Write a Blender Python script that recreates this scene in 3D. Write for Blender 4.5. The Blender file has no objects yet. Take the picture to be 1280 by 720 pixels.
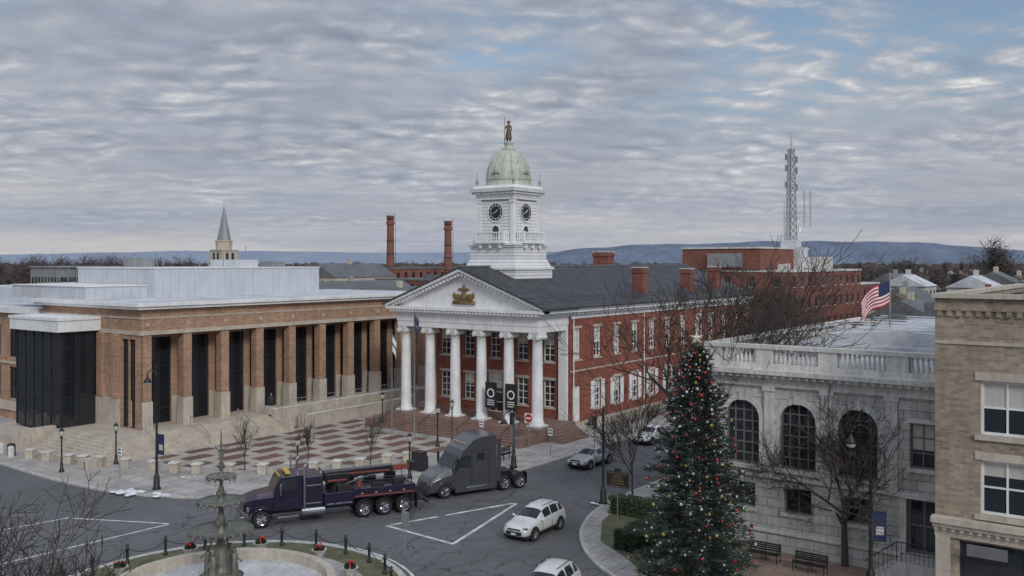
import bpy, math, random
from mathutils import Vector, Matrix, noise as mnoise
random.seed(7)
R=random.random
def ru(a,b): return a+(b-a)*R()
sc=bpy.context.scene
COL=sc.collection
# ------------------------------------------------------------------ materials
def _nt(name):
    m=bpy.data.materials.new(name); m.use_nodes=True
    nt=m.node_tree; b=nt.nodes['Principled BSDF']
    return m,nt,b
def N(nt,t,**k):
    n=nt.nodes.new(t)
    for a,v in k.items(): setattr(n,a,v)
    return n
def mth(nt,op,a,b=None,c=None,clamp=False):
    n=nt.nodes.new('ShaderNodeMath'); n.operation=op; n.use_clamp=clamp
    for i,x in enumerate((a,b,c)):
        if x is None: continue
        if isinstance(x,(int,float)): n.inputs[i].default_value=x
        else: nt.links.new(x,n.inputs[i])
    return n.outputs[0]
def mixc(nt,f,a,b,mode='MIX'):
    n=nt.nodes.new('ShaderNodeMix'); n.data_type='RGBA'; n.blend_type=mode
    for i,x in ((0,f),(6,a),(7,b)):
        if isinstance(x,(int,float)): n.inputs[i].default_value=x
        elif isinstance(x,tuple): n.inputs[i].default_value=(x[0],x[1],x[2],1)
        else: nt.links.new(x,n.inputs[i])
    return n.outputs[2]
def noisen(nt,vec,scale,detail=3,rough=.55,dist=0):
    n=nt.nodes.new('ShaderNodeTexNoise'); n.inputs['Scale'].default_value=scale
    n.inputs['Detail'].default_value=detail; n.inputs['Roughness'].default_value=rough
    n.inputs['Distortion'].default_value=dist
    if vec is not None: nt.links.new(vec,n.inputs['Vector'])
    return n.outputs['Fac']
def pos(nt,obj=False):
    if obj: return N(nt,'ShaderNodeTexCoord').outputs['Object']
    return N(nt,'ShaderNodeNewGeometry').outputs['Position']
def maprange(nt,v,a,b,c,d):
    n=nt.nodes.new('ShaderNodeMapRange'); nt.links.new(v,n.inputs[0])
    for i,x in enumerate((a,b,c,d)): n.inputs[i+1].default_value=x
    return n.outputs[0]
def weather(nt,b,colsock,amt,scale,p,streak=True):
    n1=noisen(nt,p,scale,3,.65); n2=noisen(nt,p,scale*9,2,.6)
    if streak:
        mp=N(nt,'ShaderNodeMapping'); mp.inputs['Scale'].default_value=(3,3,.35); nt.links.new(p,mp.inputs[0])
        n3=noisen(nt,mp.outputs[0],scale*2,2,.6)
        s=mth(nt,'ADD',mth(nt,'ADD',n1,mth(nt,'MULTIPLY',n2,.6)),mth(nt,'MULTIPLY',n3,.8)); mid=1.2
    else:
        s=mth(nt,'ADD',n1,mth(nt,'MULTIPLY',n2,.6)); mid=.8
    f=mth(nt,'ADD',mth(nt,'MULTIPLY',mth(nt,'SUBTRACT',s,mid),amt*3.0),1.0)
    n=nt.nodes.new('ShaderNodeVectorMath'); n.operation='SCALE'
    if isinstance(colsock,tuple): n.inputs[0].default_value=colsock[:3]
    else: nt.links.new(colsock,n.inputs[0])
    nt.links.new(f,n.inputs['Scale'])
    nt.links.new(n.outputs[0],b.inputs['Base Color'])
    return s
def mat(name,col,rough=.75,amt=.25,scale=.7,metal=0,bump=0,obj=False,spec=None,coat=0,streak=True):
    m,nt,b=_nt(name); p=pos(nt,obj)
    s=weather(nt,b,tuple(col),amt,scale,p,streak)
    b.inputs['Roughness'].default_value=rough; b.inputs['Metallic'].default_value=metal
    if spec is not None: b.inputs['Specular IOR Level'].default_value=spec
    if coat: b.inputs['Coat Weight'].default_value=coat; b.inputs['Coat Roughness'].default_value=.08
    if bump:
        bn=N(nt,'ShaderNodeBump'); bn.inputs['Strength'].default_value=bump; bn.inputs['Distance'].default_value=.05
        nt.links.new(noisen(nt,p,scale*25,3),bn.inputs['Height']); nt.links.new(bn.outputs[0],b.inputs['Normal'])
    return m
def brickmat(name,c1,c2,mortar,bw=.42,rh=.14,ms=.012,amt=.25,scale=.5,rough=.85,horiz=False,offs=.5,bumpS=.3):
    m,nt,b=_nt(name); p=pos(nt)
    sx=N(nt,'ShaderNodeSeparateXYZ'); nt.links.new(p,sx.inputs[0])
    cb=N(nt,'ShaderNodeCombineXYZ')
    if horiz:
        nt.links.new(sx.outputs[0],cb.inputs[0]); nt.links.new(sx.outputs[1],cb.inputs[1])
    else:
        nt.links.new(mth(nt,'ADD',sx.outputs[0],sx.outputs[1]),cb.inputs[0]); nt.links.new(sx.outputs[2],cb.inputs[1])
    br=N(nt,'ShaderNodeTexBrick'); nt.links.new(cb.outputs[0],br.inputs['Vector'])
    br.offset=offs
    br.inputs['Color1'].default_value=(*c1,1); br.inputs['Color2'].default_value=(*c2,1); br.inputs['Mortar'].default_value=(*mortar,1)
    br.inputs['Scale'].default_value=1; br.inputs['Mortar Size'].default_value=ms; br.inputs['Mortar Smooth'].default_value=.1
    br.inputs['Brick Width'].default_value=bw; br.inputs['Row Height'].default_value=rh; br.inputs['Bias'].default_value=0
    weather(nt,b,br.outputs['Color'],amt,scale,p,not horiz)
    b.inputs['Roughness'].default_value=rough
    bn=N(nt,'ShaderNodeBump'); bn.inputs['Strength'].default_value=bumpS; bn.inputs['Distance'].default_value=.02; bn.invert=True
    nt.links.new(br.outputs['Fac'],bn.inputs['Height']); nt.links.new(bn.outputs[0],b.inputs['Normal'])
    return m
def glassmat(name,col=(.012,.014,.018),rough=.06):
    m,nt,b=_nt(name); p=pos(nt)
    f=noisen(nt,p,.6,2)
    c=mixc(nt,f,tuple(col),tuple(x*3 for x in col)); nt.links.new(c,b.inputs['Base Color'])
    b.inputs['Roughness'].default_value=rough; b.inputs['Specular IOR Level'].default_value=.6
    bn=N(nt,'ShaderNodeBump'); bn.inputs['Strength'].default_value=.12; bn.inputs['Distance'].default_value=.05
    nt.links.new(noisen(nt,p,1.2,2),bn.inputs['Height']); nt.links.new(bn.outputs[0],b.inputs['Normal'])
    return m
M={}
M['redbrick']=brickmat('red_brick',(.30,.085,.055),(.19,.05,.035),(.24,.13,.1),amt=.3)
M['tanbrick_j']=brickmat('justice_brick',(.41,.25,.16),(.29,.165,.105),(.4,.31,.24),amt=.25)
M['tanbrick']=brickmat('tan_brick',(.36,.29,.215),(.22,.175,.13),(.32,.28,.22),bw=.4,rh=.14,amt=.25,bumpS=.5)
M['farbrick']=brickmat('far_brick',(.24,.09,.065),(.17,.065,.05),(.2,.12,.09),bw=.8,rh=.25)
M['stone']=brickmat('bank_stone',(.53,.52,.49),(.44,.435,.41),(.25,.24,.22),bw=1.3,rh=.5,ms=.022,amt=.3,bumpS=.6)
M['stonetrim']=mat('stone_trim',(.57,.56,.53),amt=.3,scale=.9)
M['beige']=mat('beige_precast',(.47,.42,.35),amt=.25,scale=.6)
M['white']=mat('white_paint',(.76,.77,.77),rough=.55,amt=.16,scale=.6)
M['siding']=brickmat('white_siding',(.76,.77,.78),(.72,.73,.74),(.36,.36,.37),bw=60,rh=.32,ms=.03,amt=.12)
M['dome']=mat('dome_paint',(.45,.48,.40),rough=.5,amt=.3,scale=.9)
M['slate']=brickmat('slate_roof',(.085,.085,.095),(.045,.045,.052),(.02,.02,.025),bw=.6,rh=.55,ms=.07,amt=.35,horiz=True,scale=.3,rough=.6)
M['brownstone']=mat('brownstone',(.22,.14,.115),amt=.35,scale=1)
M['glass']=glassmat('window_glass')
M['glass_b']=glassmat('curtain_glass',(.008,.01,.013),.04)
M['mull']=mat('dark_mullion',(.03,.03,.035),rough=.4,amt=.1)
M['mullg']=mat('grey_muntin',(.16,.16,.155),rough=.5,amt=.1)
M['blind']=mat('blinds',(.5,.49,.45),amt=.1)
M['gold']=mat('gilded_bronze',(.2,.125,.05),rough=.45,metal=.2,amt=.5,scale=3)
M['bronze']=mat('bronze_statue',(.11,.075,.04),rough=.5,metal=.1,amt=.4,scale=3)
M['black']=mat('black_metal',(.018,.02,.02),rough=.4,amt=.2,scale=2)
M['gpost']=mat('green_metal',(.04,.09,.07),rough=.4,amt=.2,scale=2)
M['grey']=mat('grey_metal',(.28,.29,.3),rough=.5,metal=.3,amt=.2)
M['chrome']=mat('chrome',(.6,.6,.62),rough=.15,metal=1,amt=.1,obj=True)
M['tire']=mat('tire_rubber',(.02,.02,.021),rough=.9,amt=.2,obj=True)
M['roofw']=mat('roof_membrane',(.54,.56,.59),rough=.8,amt=.35,scale=.25,streak=False)
M['roofg']=mat('roof_grey',(.13,.135,.145),rough=.8,amt=.35,scale=.3,streak=False)
M['panel']=brickmat('metal_panel',(.55,.58,.62),(.52,.55,.59),(.4,.42,.44),bw=.9,rh=40,ms=.02,amt=.12,offs=0)
M['bark']=mat('bark',(.065,.054,.046),rough=.95,amt=.4,scale=2)
M['twig']=mat('far_twigs',(.085,.07,.062),rough=1,amt=.6,scale=.06,streak=False)
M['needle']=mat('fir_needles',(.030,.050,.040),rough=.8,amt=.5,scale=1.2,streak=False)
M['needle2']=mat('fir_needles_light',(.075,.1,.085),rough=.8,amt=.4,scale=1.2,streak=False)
M['hedge']=mat('hedge_leaves',(.035,.055,.025),rough=.8,amt=.5,scale=2,streak=False)
M['grass']=mat('winter_grass',(.11,.115,.06),rough=.95,amt=.6,scale=.8,bump=.5,streak=False)
M['snow']=mat('snow',(.70,.72,.76),rough=.8,amt=.4,scale=2,streak=False)
M['ice']=mat('basin_floor',(.48,.48,.48),rough=.6,amt=.5,scale=.5,streak=False)
M['iron']=mat('fountain_iron',(.16,.16,.135),rough=.5,metal=.2,amt=.6,scale=2.2)
M['red']=mat('red_paint',(.5,.03,.03),rough=.5,amt=.1)
M['flag_r']=mat('flag_red',(.45,.04,.05),amt=.1); M['flag_w']=mat('flag_white',(.7,.7,.7),amt=.1); M['flag_b']=mat('flag_blue',(.02,.03,.09),amt=.1)
M['line']=mat('road_paint',(.58,.58,.57),rough=.8,amt=.8,scale=1.6,streak=False)
M['hill']=mat('hill_haze',(.13,.165,.235),rough=1,amt=.4,scale=.004,streak=False)  # bluish distance haze put into the base colour of both hill ranges
M['hill2']=mat('hill_far_haze',(.24,.29,.38),rough=1,amt=.15,scale=.002,streak=False)
M['skin']=mat('skin',(.4,.25,.18),obj=True); M['cloth']=mat('dark_coat',(.03,.035,.05),obj=True)
M['ylw']=mat('yellow_paint',(.55,.4,.05),amt=.1)
M['concrete']=brickmat('sidewalk_concrete',(.40,.38,.355),(.34,.325,.305),(.2,.19,.17),bw=1.5,rh=1.5,ms=.03,amt=.45,horiz=True,offs=0,scale=.4)
M['pavers']=brickmat('red_pavers',(.25,.17,.14),(.2,.13,.11),(.25,.2,.16),bw=.5,rh=.25,ms=.02,amt=.35,horiz=True,scale=.5)
M['kerb']=mat('kerb_stone',(.46,.45,.42),amt=.3,scale=1)
def plazamat():
    m,nt,b=_nt('plaza_paving'); p=pos(nt)
    br=N(nt,'ShaderNodeTexBrick'); nt.links.new(p,br.inputs['Vector']); br.offset=.5
    br.inputs['Color1'].default_value=(.2,.11,.095,1); br.inputs['Color2'].default_value=(.15,.085,.075,1); br.inputs['Mortar'].default_value=(.44,.40,.34,1)
    br.inputs['Scale'].default_value=1; br.inputs['Mortar Size'].default_value=.48; br.inputs['Mortar Smooth'].default_value=0
    br.inputs['Brick Width'].default_value=3.5; br.inputs['Row Height'].default_value=2.3
    b2=N(nt,'ShaderNodeTexBrick'); nt.links.new(p,b2.inputs['Vector'])
    b2.inputs['Color1'].default_value=(1,1,1,1); b2.inputs['Color2'].default_value=(.85,.85,.85,1); b2.inputs['Mortar'].default_value=(.6,.6,.6,1)
    b2.inputs['Scale'].default_value=1; b2.inputs['Mortar Size'].default_value=.02; b2.inputs['Brick Width'].default_value=.6; b2.inputs['Row Height'].default_value=.6
    c=mixc(nt,1.0,br.outputs['Color'],b2.outputs['Color'],'MULTIPLY')
    weather(nt,b,c,.3,.4,p,False); b.inputs['Roughness'].default_value=.8
    return m
M['plaza']=plazamat()
def asphalt():
    m,nt,b=_nt('asphalt'); p=pos(nt)
    n1=noisen(nt,p,.09,4,.6); n2=noisen(nt,p,1.3,4,.7); n3=noisen(nt,p,18,2,.6)
    s=mth(nt,'ADD',mth(nt,'ADD',mth(nt,'MULTIPLY',n1,.9),mth(nt,'MULTIPLY',n2,.5)),mth(nt,'MULTIPLY',n3,.5))
    v=maprange(nt,s,.65,1.25,.08,.165)
    dn=N(nt,'ShaderNodeTexNoise'); dn.inputs['Scale'].default_value=.5; dn.inputs['Detail'].default_value=4; nt.links.new(p,dn.inputs['Vector'])
    va=N(nt,'ShaderNodeVectorMath'); va.operation='MULTIPLY_ADD'; nt.links.new(dn.outputs['Color'],va.inputs[0]); va.inputs[1].default_value=(3,3,0); nt.links.new(p,va.inputs[2])
    def crack(scale,w):
        vo=N(nt,'ShaderNodeTexVoronoi'); vo.feature='DISTANCE_TO_EDGE'; vo.voronoi_dimensions='2D'; vo.inputs['Scale'].default_value=scale
        nt.links.new(va.outputs[0],vo.inputs['Vector'])
        return maprange(nt,vo.outputs['Distance'],0,w,.35,1)
    c=mth(nt,'MULTIPLY',crack(.16,.016),crack(.45,.026))
    msk=maprange(nt,noisen(nt,p,.12,2),.42,.58,1,0)
    c2=mth(nt,'MAXIMUM',c,mth(nt,'MULTIPLY',msk,.85),clamp=True)
    v=mth(nt,'MULTIPLY',v,c2)
    cb=N(nt,'ShaderNodeCombineColor'); nt.links.new(v,cb.inputs[0]); nt.links.new(mth(nt,'MULTIPLY',v,1.0),cb.inputs[1]); nt.links.new(mth(nt,'MULTIPLY',v,1.06),cb.inputs[2])
    nt.links.new(cb.outputs[0],b.inputs['Base Color']); b.inputs['Roughness'].default_value=.85
    bn=N(nt,'ShaderNodeBump'); bn.inputs['Strength'].default_value=.3; bn.inputs['Distance'].default_value=.02
    nt.links.new(n3,bn.inputs['Height']); nt.links.new(bn.outputs[0],b.inputs['Normal'])
    return m
M['asphalt']=asphalt()
M['town']=mat('town_ground',(.12,.115,.09),rough=1,amt=.6,scale=.02,streak=False)
_pc={}
def paint(c,name='car_paint',rough=.3,metal=.2):
    k=(c,name)
    if k not in _pc: _pc[k]=mat(name,c,rough=rough,metal=metal,amt=.15,scale=1.5,coat=.6,obj=True,streak=False)
    return _pc[k]
# ------------------------------------------------------------------ geometry helpers
class G:
    def __init__(s): s.v=[];s.f=[];s.mi=[];s.cur=0
    def add(s,vs,fs):
        o=len(s.v); s.v+= [tuple(p) for p in vs]
        for f in fs: s.f.append(tuple(i+o for i in f)); s.mi.append(s.cur)
    def box(s,x0,y0,z0,x1,y1,z1):
        s.add([(x0,y0,z0),(x1,y0,z0),(x1,y1,z0),(x0,y1,z0),(x0,y0,z1),(x1,y0,z1),(x1,y1,z1),(x0,y1,z1)],
              [(3,2,1,0),(4,5,6,7),(0,1,5,4),(1,2,6,5),(2,3,7,6),(3,0,4,7)])
    def quad(s,*p): s.add(p,[tuple(range(len(p)))])
    def tube(s,p,q,r0,r1,n=8,cap=True):
        p=Vector(p);q=Vector(q);d=(q-p)
        if d.length<1e-6: return
        d.normalize(); a=d.orthogonal().normalized(); b=d.cross(a)
        vs=[];fs=[]
        for c,r in ((p,r0),(q,r1)):
            for i in range(n):
                t=2*math.pi*i/n; vs.append(c+a*(r*math.cos(t))+b*(r*math.sin(t)))
        for i in range(n): j=(i+1)%n; fs.append((i,j,n+j,n+i))
        if cap: fs.append(tuple(range(n-1,-1,-1))); fs.append(tuple(range(n,2*n)))
        s.add(vs,fs)
    def lathe(s,prof,c,n=16,axis='z'):
        k=n; vs=[];fs=[]
        for r,z in prof:
            for i in range(k):
                t=2*math.pi*i/n; x=r*math.cos(t); y=r*math.sin(t)
                if axis=='z': vs.append((c[0]+x,c[1]+y,c[2]+z))
                else: vs.append((c[0]+x,c[1]+z,c[2]+y))
        for j in range(len(prof)-1):
            for i in range(n):
                i2=(i+1)%k; fs.append((j*k+i,j*k+i2,(j+1)*k+i2,(j+1)*k+i))
        s.add(vs,fs)
    def prism(s,poly,z0,z1):
        n=len(poly); s.add([(x,y,z0) for x,y in poly]+[(x,y,z1) for x,y in poly],
          [tuple(range(n-1,-1,-1)),tuple(range(n,2*n))]+[(i,(i+1)%n,n+(i+1)%n,n+i) for i in range(n)])
    def prof_y(s,poly,y0,y1):
        n=len(poly); s.add([(x,y0,z) for x,z in poly]+[(x,y1,z) for x,z in poly],
          [tuple(range(n)),tuple(range(2*n-1,n-1,-1))]+[((i+1)%n,i,n+i,n+(i+1)%n) for i in range(n)])
    def prof_x(s,poly,x0,x1):
        n=len(poly); s.add([(x0,y,z) for y,z in poly]+[(x1,y,z) for y,z in poly],
          [tuple(range(n)),tuple(range(2*n-1,n-1,-1))]+[((i+1)%n,i,n+i,n+(i+1)%n) for i in range(n)])
    def ball(s,c,r,n=8,m=5,sc=(1,1,1)):
        vs=[];fs=[]
        for j in range(m+1):
            ph=math.pi*j/m
            for i in range(n):
                t=2*math.pi*i/n
                vs.append((c[0]+r*sc[0]*math.sin(ph)*math.cos(t),c[1]+r*sc[1]*math.sin(ph)*math.sin(t),c[2]+r*sc[2]*math.cos(ph)))
        for j in range(m):
            for i in range(n):
                k=(i+1)%n; fs.append((j*n+i,(j+1)*n+i,(j+1)*n+k,j*n+k))
        s.add(vs,fs)
    def loft(s,secs,cap=True):
        n=len(secs[0]); vs=[p for q in secs for p in q]; fs=[]
        for j in range(len(secs)-1):
            for i in range(n):
                k=(i+1)%n; fs.append((j*n+i,j*n+k,(j+1)*n+k,(j+1)*n+i))
        if cap: fs.append(tuple(range(n-1,-1,-1))); fs.append(tuple(range((len(secs)-1)*n,len(secs)*n)))
        s.add(vs,fs)
def group(name,loc=(0,0,0),rot=0,absm=False):
    e=bpy.data.objects.new(name,None); e.location=loc; e.rotation_euler[2]=rot; e.empty_display_size=.5
    if absm: e['abs']=1
    COL.objects.link(e); return e
def make(name,g,mats,parent=None,smooth=False,bevel=0,subsurf=0):
    if not g.v: return None
    me=bpy.data.meshes.new(name)
    vs=g.v
    if parent is not None and parent.get('abs'):
        L=parent.location; vs=[(a-L[0],b-L[1],c-L[2]) for a,b,c in vs]
    me.from_pydata(vs,[],g.f)
    if not isinstance(mats,(list,tuple)): mats=[mats]
    for m in mats: me.materials.append(m)
    if len(mats)>1: me.polygons.foreach_set('material_index',g.mi)
    if smooth: me.polygons.foreach_set('use_smooth',[True]*len(me.polygons))
    o=bpy.data.objects.new(name,me); COL.objects.link(o)
    if parent is not None: o.parent=parent
    if bevel:
        b=o.modifiers.new('b','BEVEL'); b.width=bevel; b.segments=2; b.limit_method='ANGLE'; b.angle_limit=.6
    if subsurf:
        b=o.modifiers.new('s','SUBSURF'); b.levels=subsurf; b.render_levels=subsurf
    return o
# walls: axis 'x' => plane x=const facing -x, a=y ; axis 'y' => plane y=const facing -y, a=x
def PP(axis,plane,a,z,d): return (plane+d,a,z) if axis=='x' else (a,plane+d,z)
def bx(g,axis,plane,a0,a1,z0,z1,d0,d1):
    if axis=='x': g.box(plane+d0,a0,z0,plane+d1,a1,z1)
    else: g.box(a0,plane+d0,z0,a1,plane+d1,z1)
def wall(g,axis,plane,a0,a1,z0,z1,ops,depth=.2):
    As=sorted(set([a0,a1]+[o[0] for o in ops]+[o[1] for o in ops])); Zs=sorted(set([z0,z1]+[o[2] for o in ops]+[o[3] for o in ops]))
    for i in range(len(As)-1):
        for j in range(len(Zs)-1):
            ca=(As[i]+As[i+1])/2; cz=(Zs[j]+Zs[j+1])/2
            if any(o[0]<ca<o[1] and o[2]<cz<o[3] for o in ops): continue
            g.quad(PP(axis,plane,As[i],Zs[j],0),PP(axis,plane,As[i+1],Zs[j],0),PP(axis,plane,As[i+1],Zs[j+1],0),PP(axis,plane,As[i],Zs[j+1],0))
    for (b0,b1,c0,c1) in ops:
        for (p,q) in (((b0,c0),(b1,c0)),((b1,c0),(b1,c1)),((b1,c1),(b0,c1)),((b0,c1),(b0,c0))):
            g.quad(PP(axis,plane,p[0],p[1],0),PP(axis,plane,q[0],q[1],0),PP(axis,plane,q[0],q[1],depth),PP(axis,plane,p[0],p[1],depth))
def window(gg,gf,axis,plane,a0,a1,z0,z1,depth=.18,nv=1,nh=1,fw=.08,gb=None,blind=0):
    gg.quad(PP(axis,plane,a0,z0,depth),PP(axis,plane,a1,z0,depth),PP(axis,plane,a1,z1,depth),PP(axis,plane,a0,z1,depth))
    d0,d1=depth-.07,depth-.005
    bx(gf,axis,plane,a0,a0+fw,z0,z1,d0,d1); bx(gf,axis,plane,a1-fw,a1,z0,z1,d0,d1)
    bx(gf,axis,plane,a0+fw,a1-fw,z0,z0+fw,d0,d1); bx(gf,axis,plane,a0+fw,a1-fw,z1-fw,z1,d0,d1)
    for i in range(1,nv+1):
        a=a0+(a1-a0)*i/(nv+1); bx(gf,axis,plane,a-fw*.35,a+fw*.35,z0+fw,z1-fw,d0+.01,d1-.002)
    for i in range(1,nh+1):
        z=z0+(z1-z0)*i/(nh+1); bx(gf,axis,plane,a0+fw,a1-fw,z-fw*.35,z+fw*.35,d0+.02,d1-.004)
    if gb is not None and blind>0:
        zz=z1-(z1-z0)*blind
        gb.quad(PP(axis,plane,a0+fw,zz,depth-.004),PP(axis,plane,a1-fw,zz,depth-.004),PP(axis,plane,a1-fw,z1-fw,depth-.004),PP(axis,plane,a0+fw,z1-fw,depth-.004))
cA,sA=math.cos(math.radians(53.5)),math.sin(math.radians(53.5))
def S(e,n): return (cA*e+sA*n,-sA*e+cA*n)   # camera-relative right (e) and depth (n), often from image pixels -> street grid
# ------------------------------------------------------------------ ground, roads
g=G(); g.box(-14000,-14000,-.6,14000,14000,-.02); make('ground',g,M['town'])
g=G(); g.quad((-30,-60,0),(420,-60,0),(420,260,0),(-30,260,0)); make('asphalt_road',g,M['asphalt'])
def arc_pts(pts,n=4):
    out=[]
    for i in range(len(pts)-1):
        p0=Vector(pts[max(i-1,0)]);p1=Vector(pts[i]);p2=Vector(pts[i+1]);p3=Vector(pts[min(i+2,len(pts)-1)])
        for k in range(n):
            t=k/n
            q=.5*((2*p1)+(-p0+p2)*t+(2*p0-5*p1+4*p2-p3)*t*t+(-p0+3*p1-3*p2+p3)*t**3); out.append((q[0],q[1]))
    out.append(tuple(pts[-1])); return out
def offs_path(path,d):
    out=[]
    for i in range(len(path)):
        a=Vector(path[max(i-1,0)]);b=Vector(path[min(i+1,len(path)-1)]); t=(b-a).normalized(); nrm=Vector((-t.y,t.x))
        out.append((path[i][0]+nrm.x*d,path[i][1]+nrm.y*d))
    return out
def strip(g,path,w,z0,z1):
    a=offs_path(path,-w/2); b=offs_path(path,w/2)
    for i in range(len(path)-1):
        g.add([(*a[i],z0),(*a[i+1],z0),(*b[i+1],z0),(*b[i],z0),(*a[i],z1),(*a[i+1],z1),(*b[i+1],z1),(*b[i],z1)],[(4,5,6,7),(0,1,5,4),(2,3,7,6)])
kA=[(35,200)]+arc_pts([(35,76),(34.8,68),(35.3,61),(37,56),(39.8,52.2),(44,48.7),(49,45.8),(53,43.4),(57,42),(63,41.8)])+[(300,41.8)]
g=G(); g.prism(kA+[(300,200)],-.1,.13); make('sidewalk',g,M['concrete'])
g=G(); strip(g,kA,.2,-.05,.137); make('kerb',g,M['kerb'])
kB=[(300,31.5)]+arc_pts([(66,31.5),(58,31.6),(52,31.3),(47,29.6),(43.4,27),(41,24),(39,20),(37.5,14),(37,5)])+[(37,-60)]
g=G(); g.prism(kB+[(300,-60)],-.1,.13); make('sidewalk',g,M['concrete'])
g=G(); strip(g,kB,.2,-.05,.137); make('kerb',g,M['kerb'])
g=G()
g.quad((44.5,-20,.134),(49.6,-20,.134),(49.6,22,.134),(44.5,22,.134))
make('brick_paving',g,M['pavers'])
g=G(); g.prism([(43.2,68.6),(42.6,65.5),(43,62),(44.6,59),(47.5,56),(51,53.7),(54,52.3),(58,50.6),(62.6,48.2),(62.6,65.4),(66.8,65.4),(66.8,70.4),(57.5,70.4),(57.5,68.25),(43.2,68.25)],.05,.136); make('plaza_paving',g,M['plaza'])
FC=(27.2,37.3)
circ=lambda r,n=64,a0=0,a1=2*math.pi:[(FC[0]+r*math.cos(a0+(a1-a0)*i/n),FC[1]+r*math.sin(a0+(a1-a0)*i/n)) for i in range(n+1)]
g=G(); g.prism(circ(8.6)[:-1],-.05,.14); make('fountain_island_lawn',g,M['grass'])
g=G(); strip(g,circ(8.75),.35,-.05,.16); make('kerb',g,M['kerb'])
g=G(); g.lathe([(5.3,.146),(6.9,.146)],(FC[0],FC[1],0),64); make('fountain_path',g,M['concrete'])
g=G()
def seg(a,b,w=.16):
    a=Vector(a);b=Vector(b);t=(b-a).normalized();n=Vector((-t.y,t.x))*w/2
    g.quad((a.x-n.x,a.y-n.y,.004),(b.x-n.x,b.y-n.y,.004),(b.x+n.x,b.y+n.y,.004),(a.x+n.x,a.y+n.y,.004))
seg((40.8,39.7),(40.4,34),.22); seg((40.55,34.1),(49.7,36.4),.22); seg((49.6,36.6),(41.0,39.6),.22)
seg((30.3,56.6),(33.2,50.7)); seg((33.1,50.6),(20.2,51.2)); seg((30.2,56.9),(20,58.5)); 
for p in (circ(9.35,48,.2,1.5),circ(9.35,48,1.7,3.4),circ(9.35,48,-1.3,.1)):
    for i in range(len(p)-1):
        a=Vector(p[i]);b=Vector(p[i+1]); seg(a,b+(b-a)*.02,.14)
for u in range(70,200,8): seg((u,36.6),(u+3,36.6),.12)
make('road_markings',g,M['line'])
for (a,b) in ((44.5,38.6),(33,47),(56,35)):
    g=G(); g.lathe([(0,.008),(.36,.008),(.38,0)],(a,b,.001),20); make('manhole_cover',g,M['roofg'])
for (cx,cy,n,s) in ((35.9,59.6,16,.5),(36.6,57,10,.32),(41.5,50.6,6,.3),(52.5,31.8,4,.2),(45.7,22,10,.3),(41,60,6,.25),(48,47.5,6,.2)):
    g=G()
    for i in range(n): g.ball((cx+ru(-1,1)*s*1.6,cy+ru(-2.2,2.2)*s,.13),ru(.08,.26)*1.2*s/.4,7,4,(1,1.5,.25))
    make('snow_patch',g,M['snow'],smooth=True)
# ------------------------------------------------------------------ skin figure
def skinfig(name,joints,edges,m,parent,root=0):
    me=bpy.data.meshes.new(name); me.from_pydata([j[:3] for j in joints],edges,[])
    o=bpy.data.objects.new(name,me); COL.objects.link(o); o.parent=parent; me.materials.append(m)
    md=o.modifiers.new('k','SKIN'); md.use_smooth_shade=True
    for i,j in enumerate(joints):
        sv=me.skin_vertices[0].data[i]; sv.radius=(j[3],j[4] if len(j)>4 else j[3]); sv.use_root=(i==root)
    s=o.modifiers.new('s','SUBSURF'); s.levels=1; s.render_levels=1
    return o
def figure(parent,h,mb,ms,coat,right_arm_up=False):
    k=h/1.8
    J=[(0,0,.98,.15,.12),(0,0,1.2,.15,.11),(0,0,1.42,.19,.11),(0,0,1.53,.06),(0,.0,1.6,.055),
       (0,.19,1.42,.065),(.03,.27,1.14,.05),(.12,.22,.9,.04),
       (0,-.19,1.42,.065),(.06,-.3,1.17,.05),(.2,-.27,1.1 if right_arm_up else .92,.04),
       (0,.1,.9,.1),(.03,.12,.5,.07),(0,.13,.08,.05),(.15,.15,.04,.045),
       (0,-.1,.9,.1),(-.04,-.12,.5,.07),(-.06,-.13,.08,.05),(.1,-.15,.04,.045)]
    if coat: J[11]=(0,.1,.86,.13);J[15]=(0,-.1,.86,.13);J[12]=(.02,.11,.5,.1);J[16]=(-.02,-.11,.5,.1)
    J=[tuple(x*k for x in j) for j in J]
    E=[(0,1),(1,2),(2,3),(3,4),(2,5),(5,6),(6,7),(2,8),(8,9),(9,10),(0,11),(11,12),(12,13),(13,14),(0,15),(15,16),(16,17),(17,18)]
    try: skinfig('body',J,E,mb,parent)
    except Exception as ex: print('SKINFAIL',ex)
    g=G(); g.ball((.01*k,0,1.68*k),.105*k,12,8,(1,.82,1.2)); g.ball((.11*k,0,1.67*k),.02*k,6,4)
    g.ball((.02*k,.09*k,1.67*k),.025*k,6,4); g.ball((.02*k,-.09*k,1.67*k),.025*k,6,4)
    make('head',g,ms,parent,smooth=True)
    g=G(); g.ball((-.02*k,0,1.72*k),.11*k,12,8,(.95,.9,.95)); make('hair',g,mb,parent,smooth=True)
    g=G()
    for hx,hy,hz in ((.13,.22,.86),(.22,-.27,1.08 if right_arm_up else .88)):
        for i in range(4): g.tube(((hx-.02+i*.018)*k,hy*k,hz*k),((hx-.01+i*.02)*k,hy*k,(hz-.09)*k),.011*k,.008*k,5)
        g.tube((hx*k,hy*k,(hz+.02)*k),((hx+.05)*k,hy*k,(hz-.04)*k),.012*k,.009*k,5)
    make('hands',g,ms,parent,smooth=True)
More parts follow.
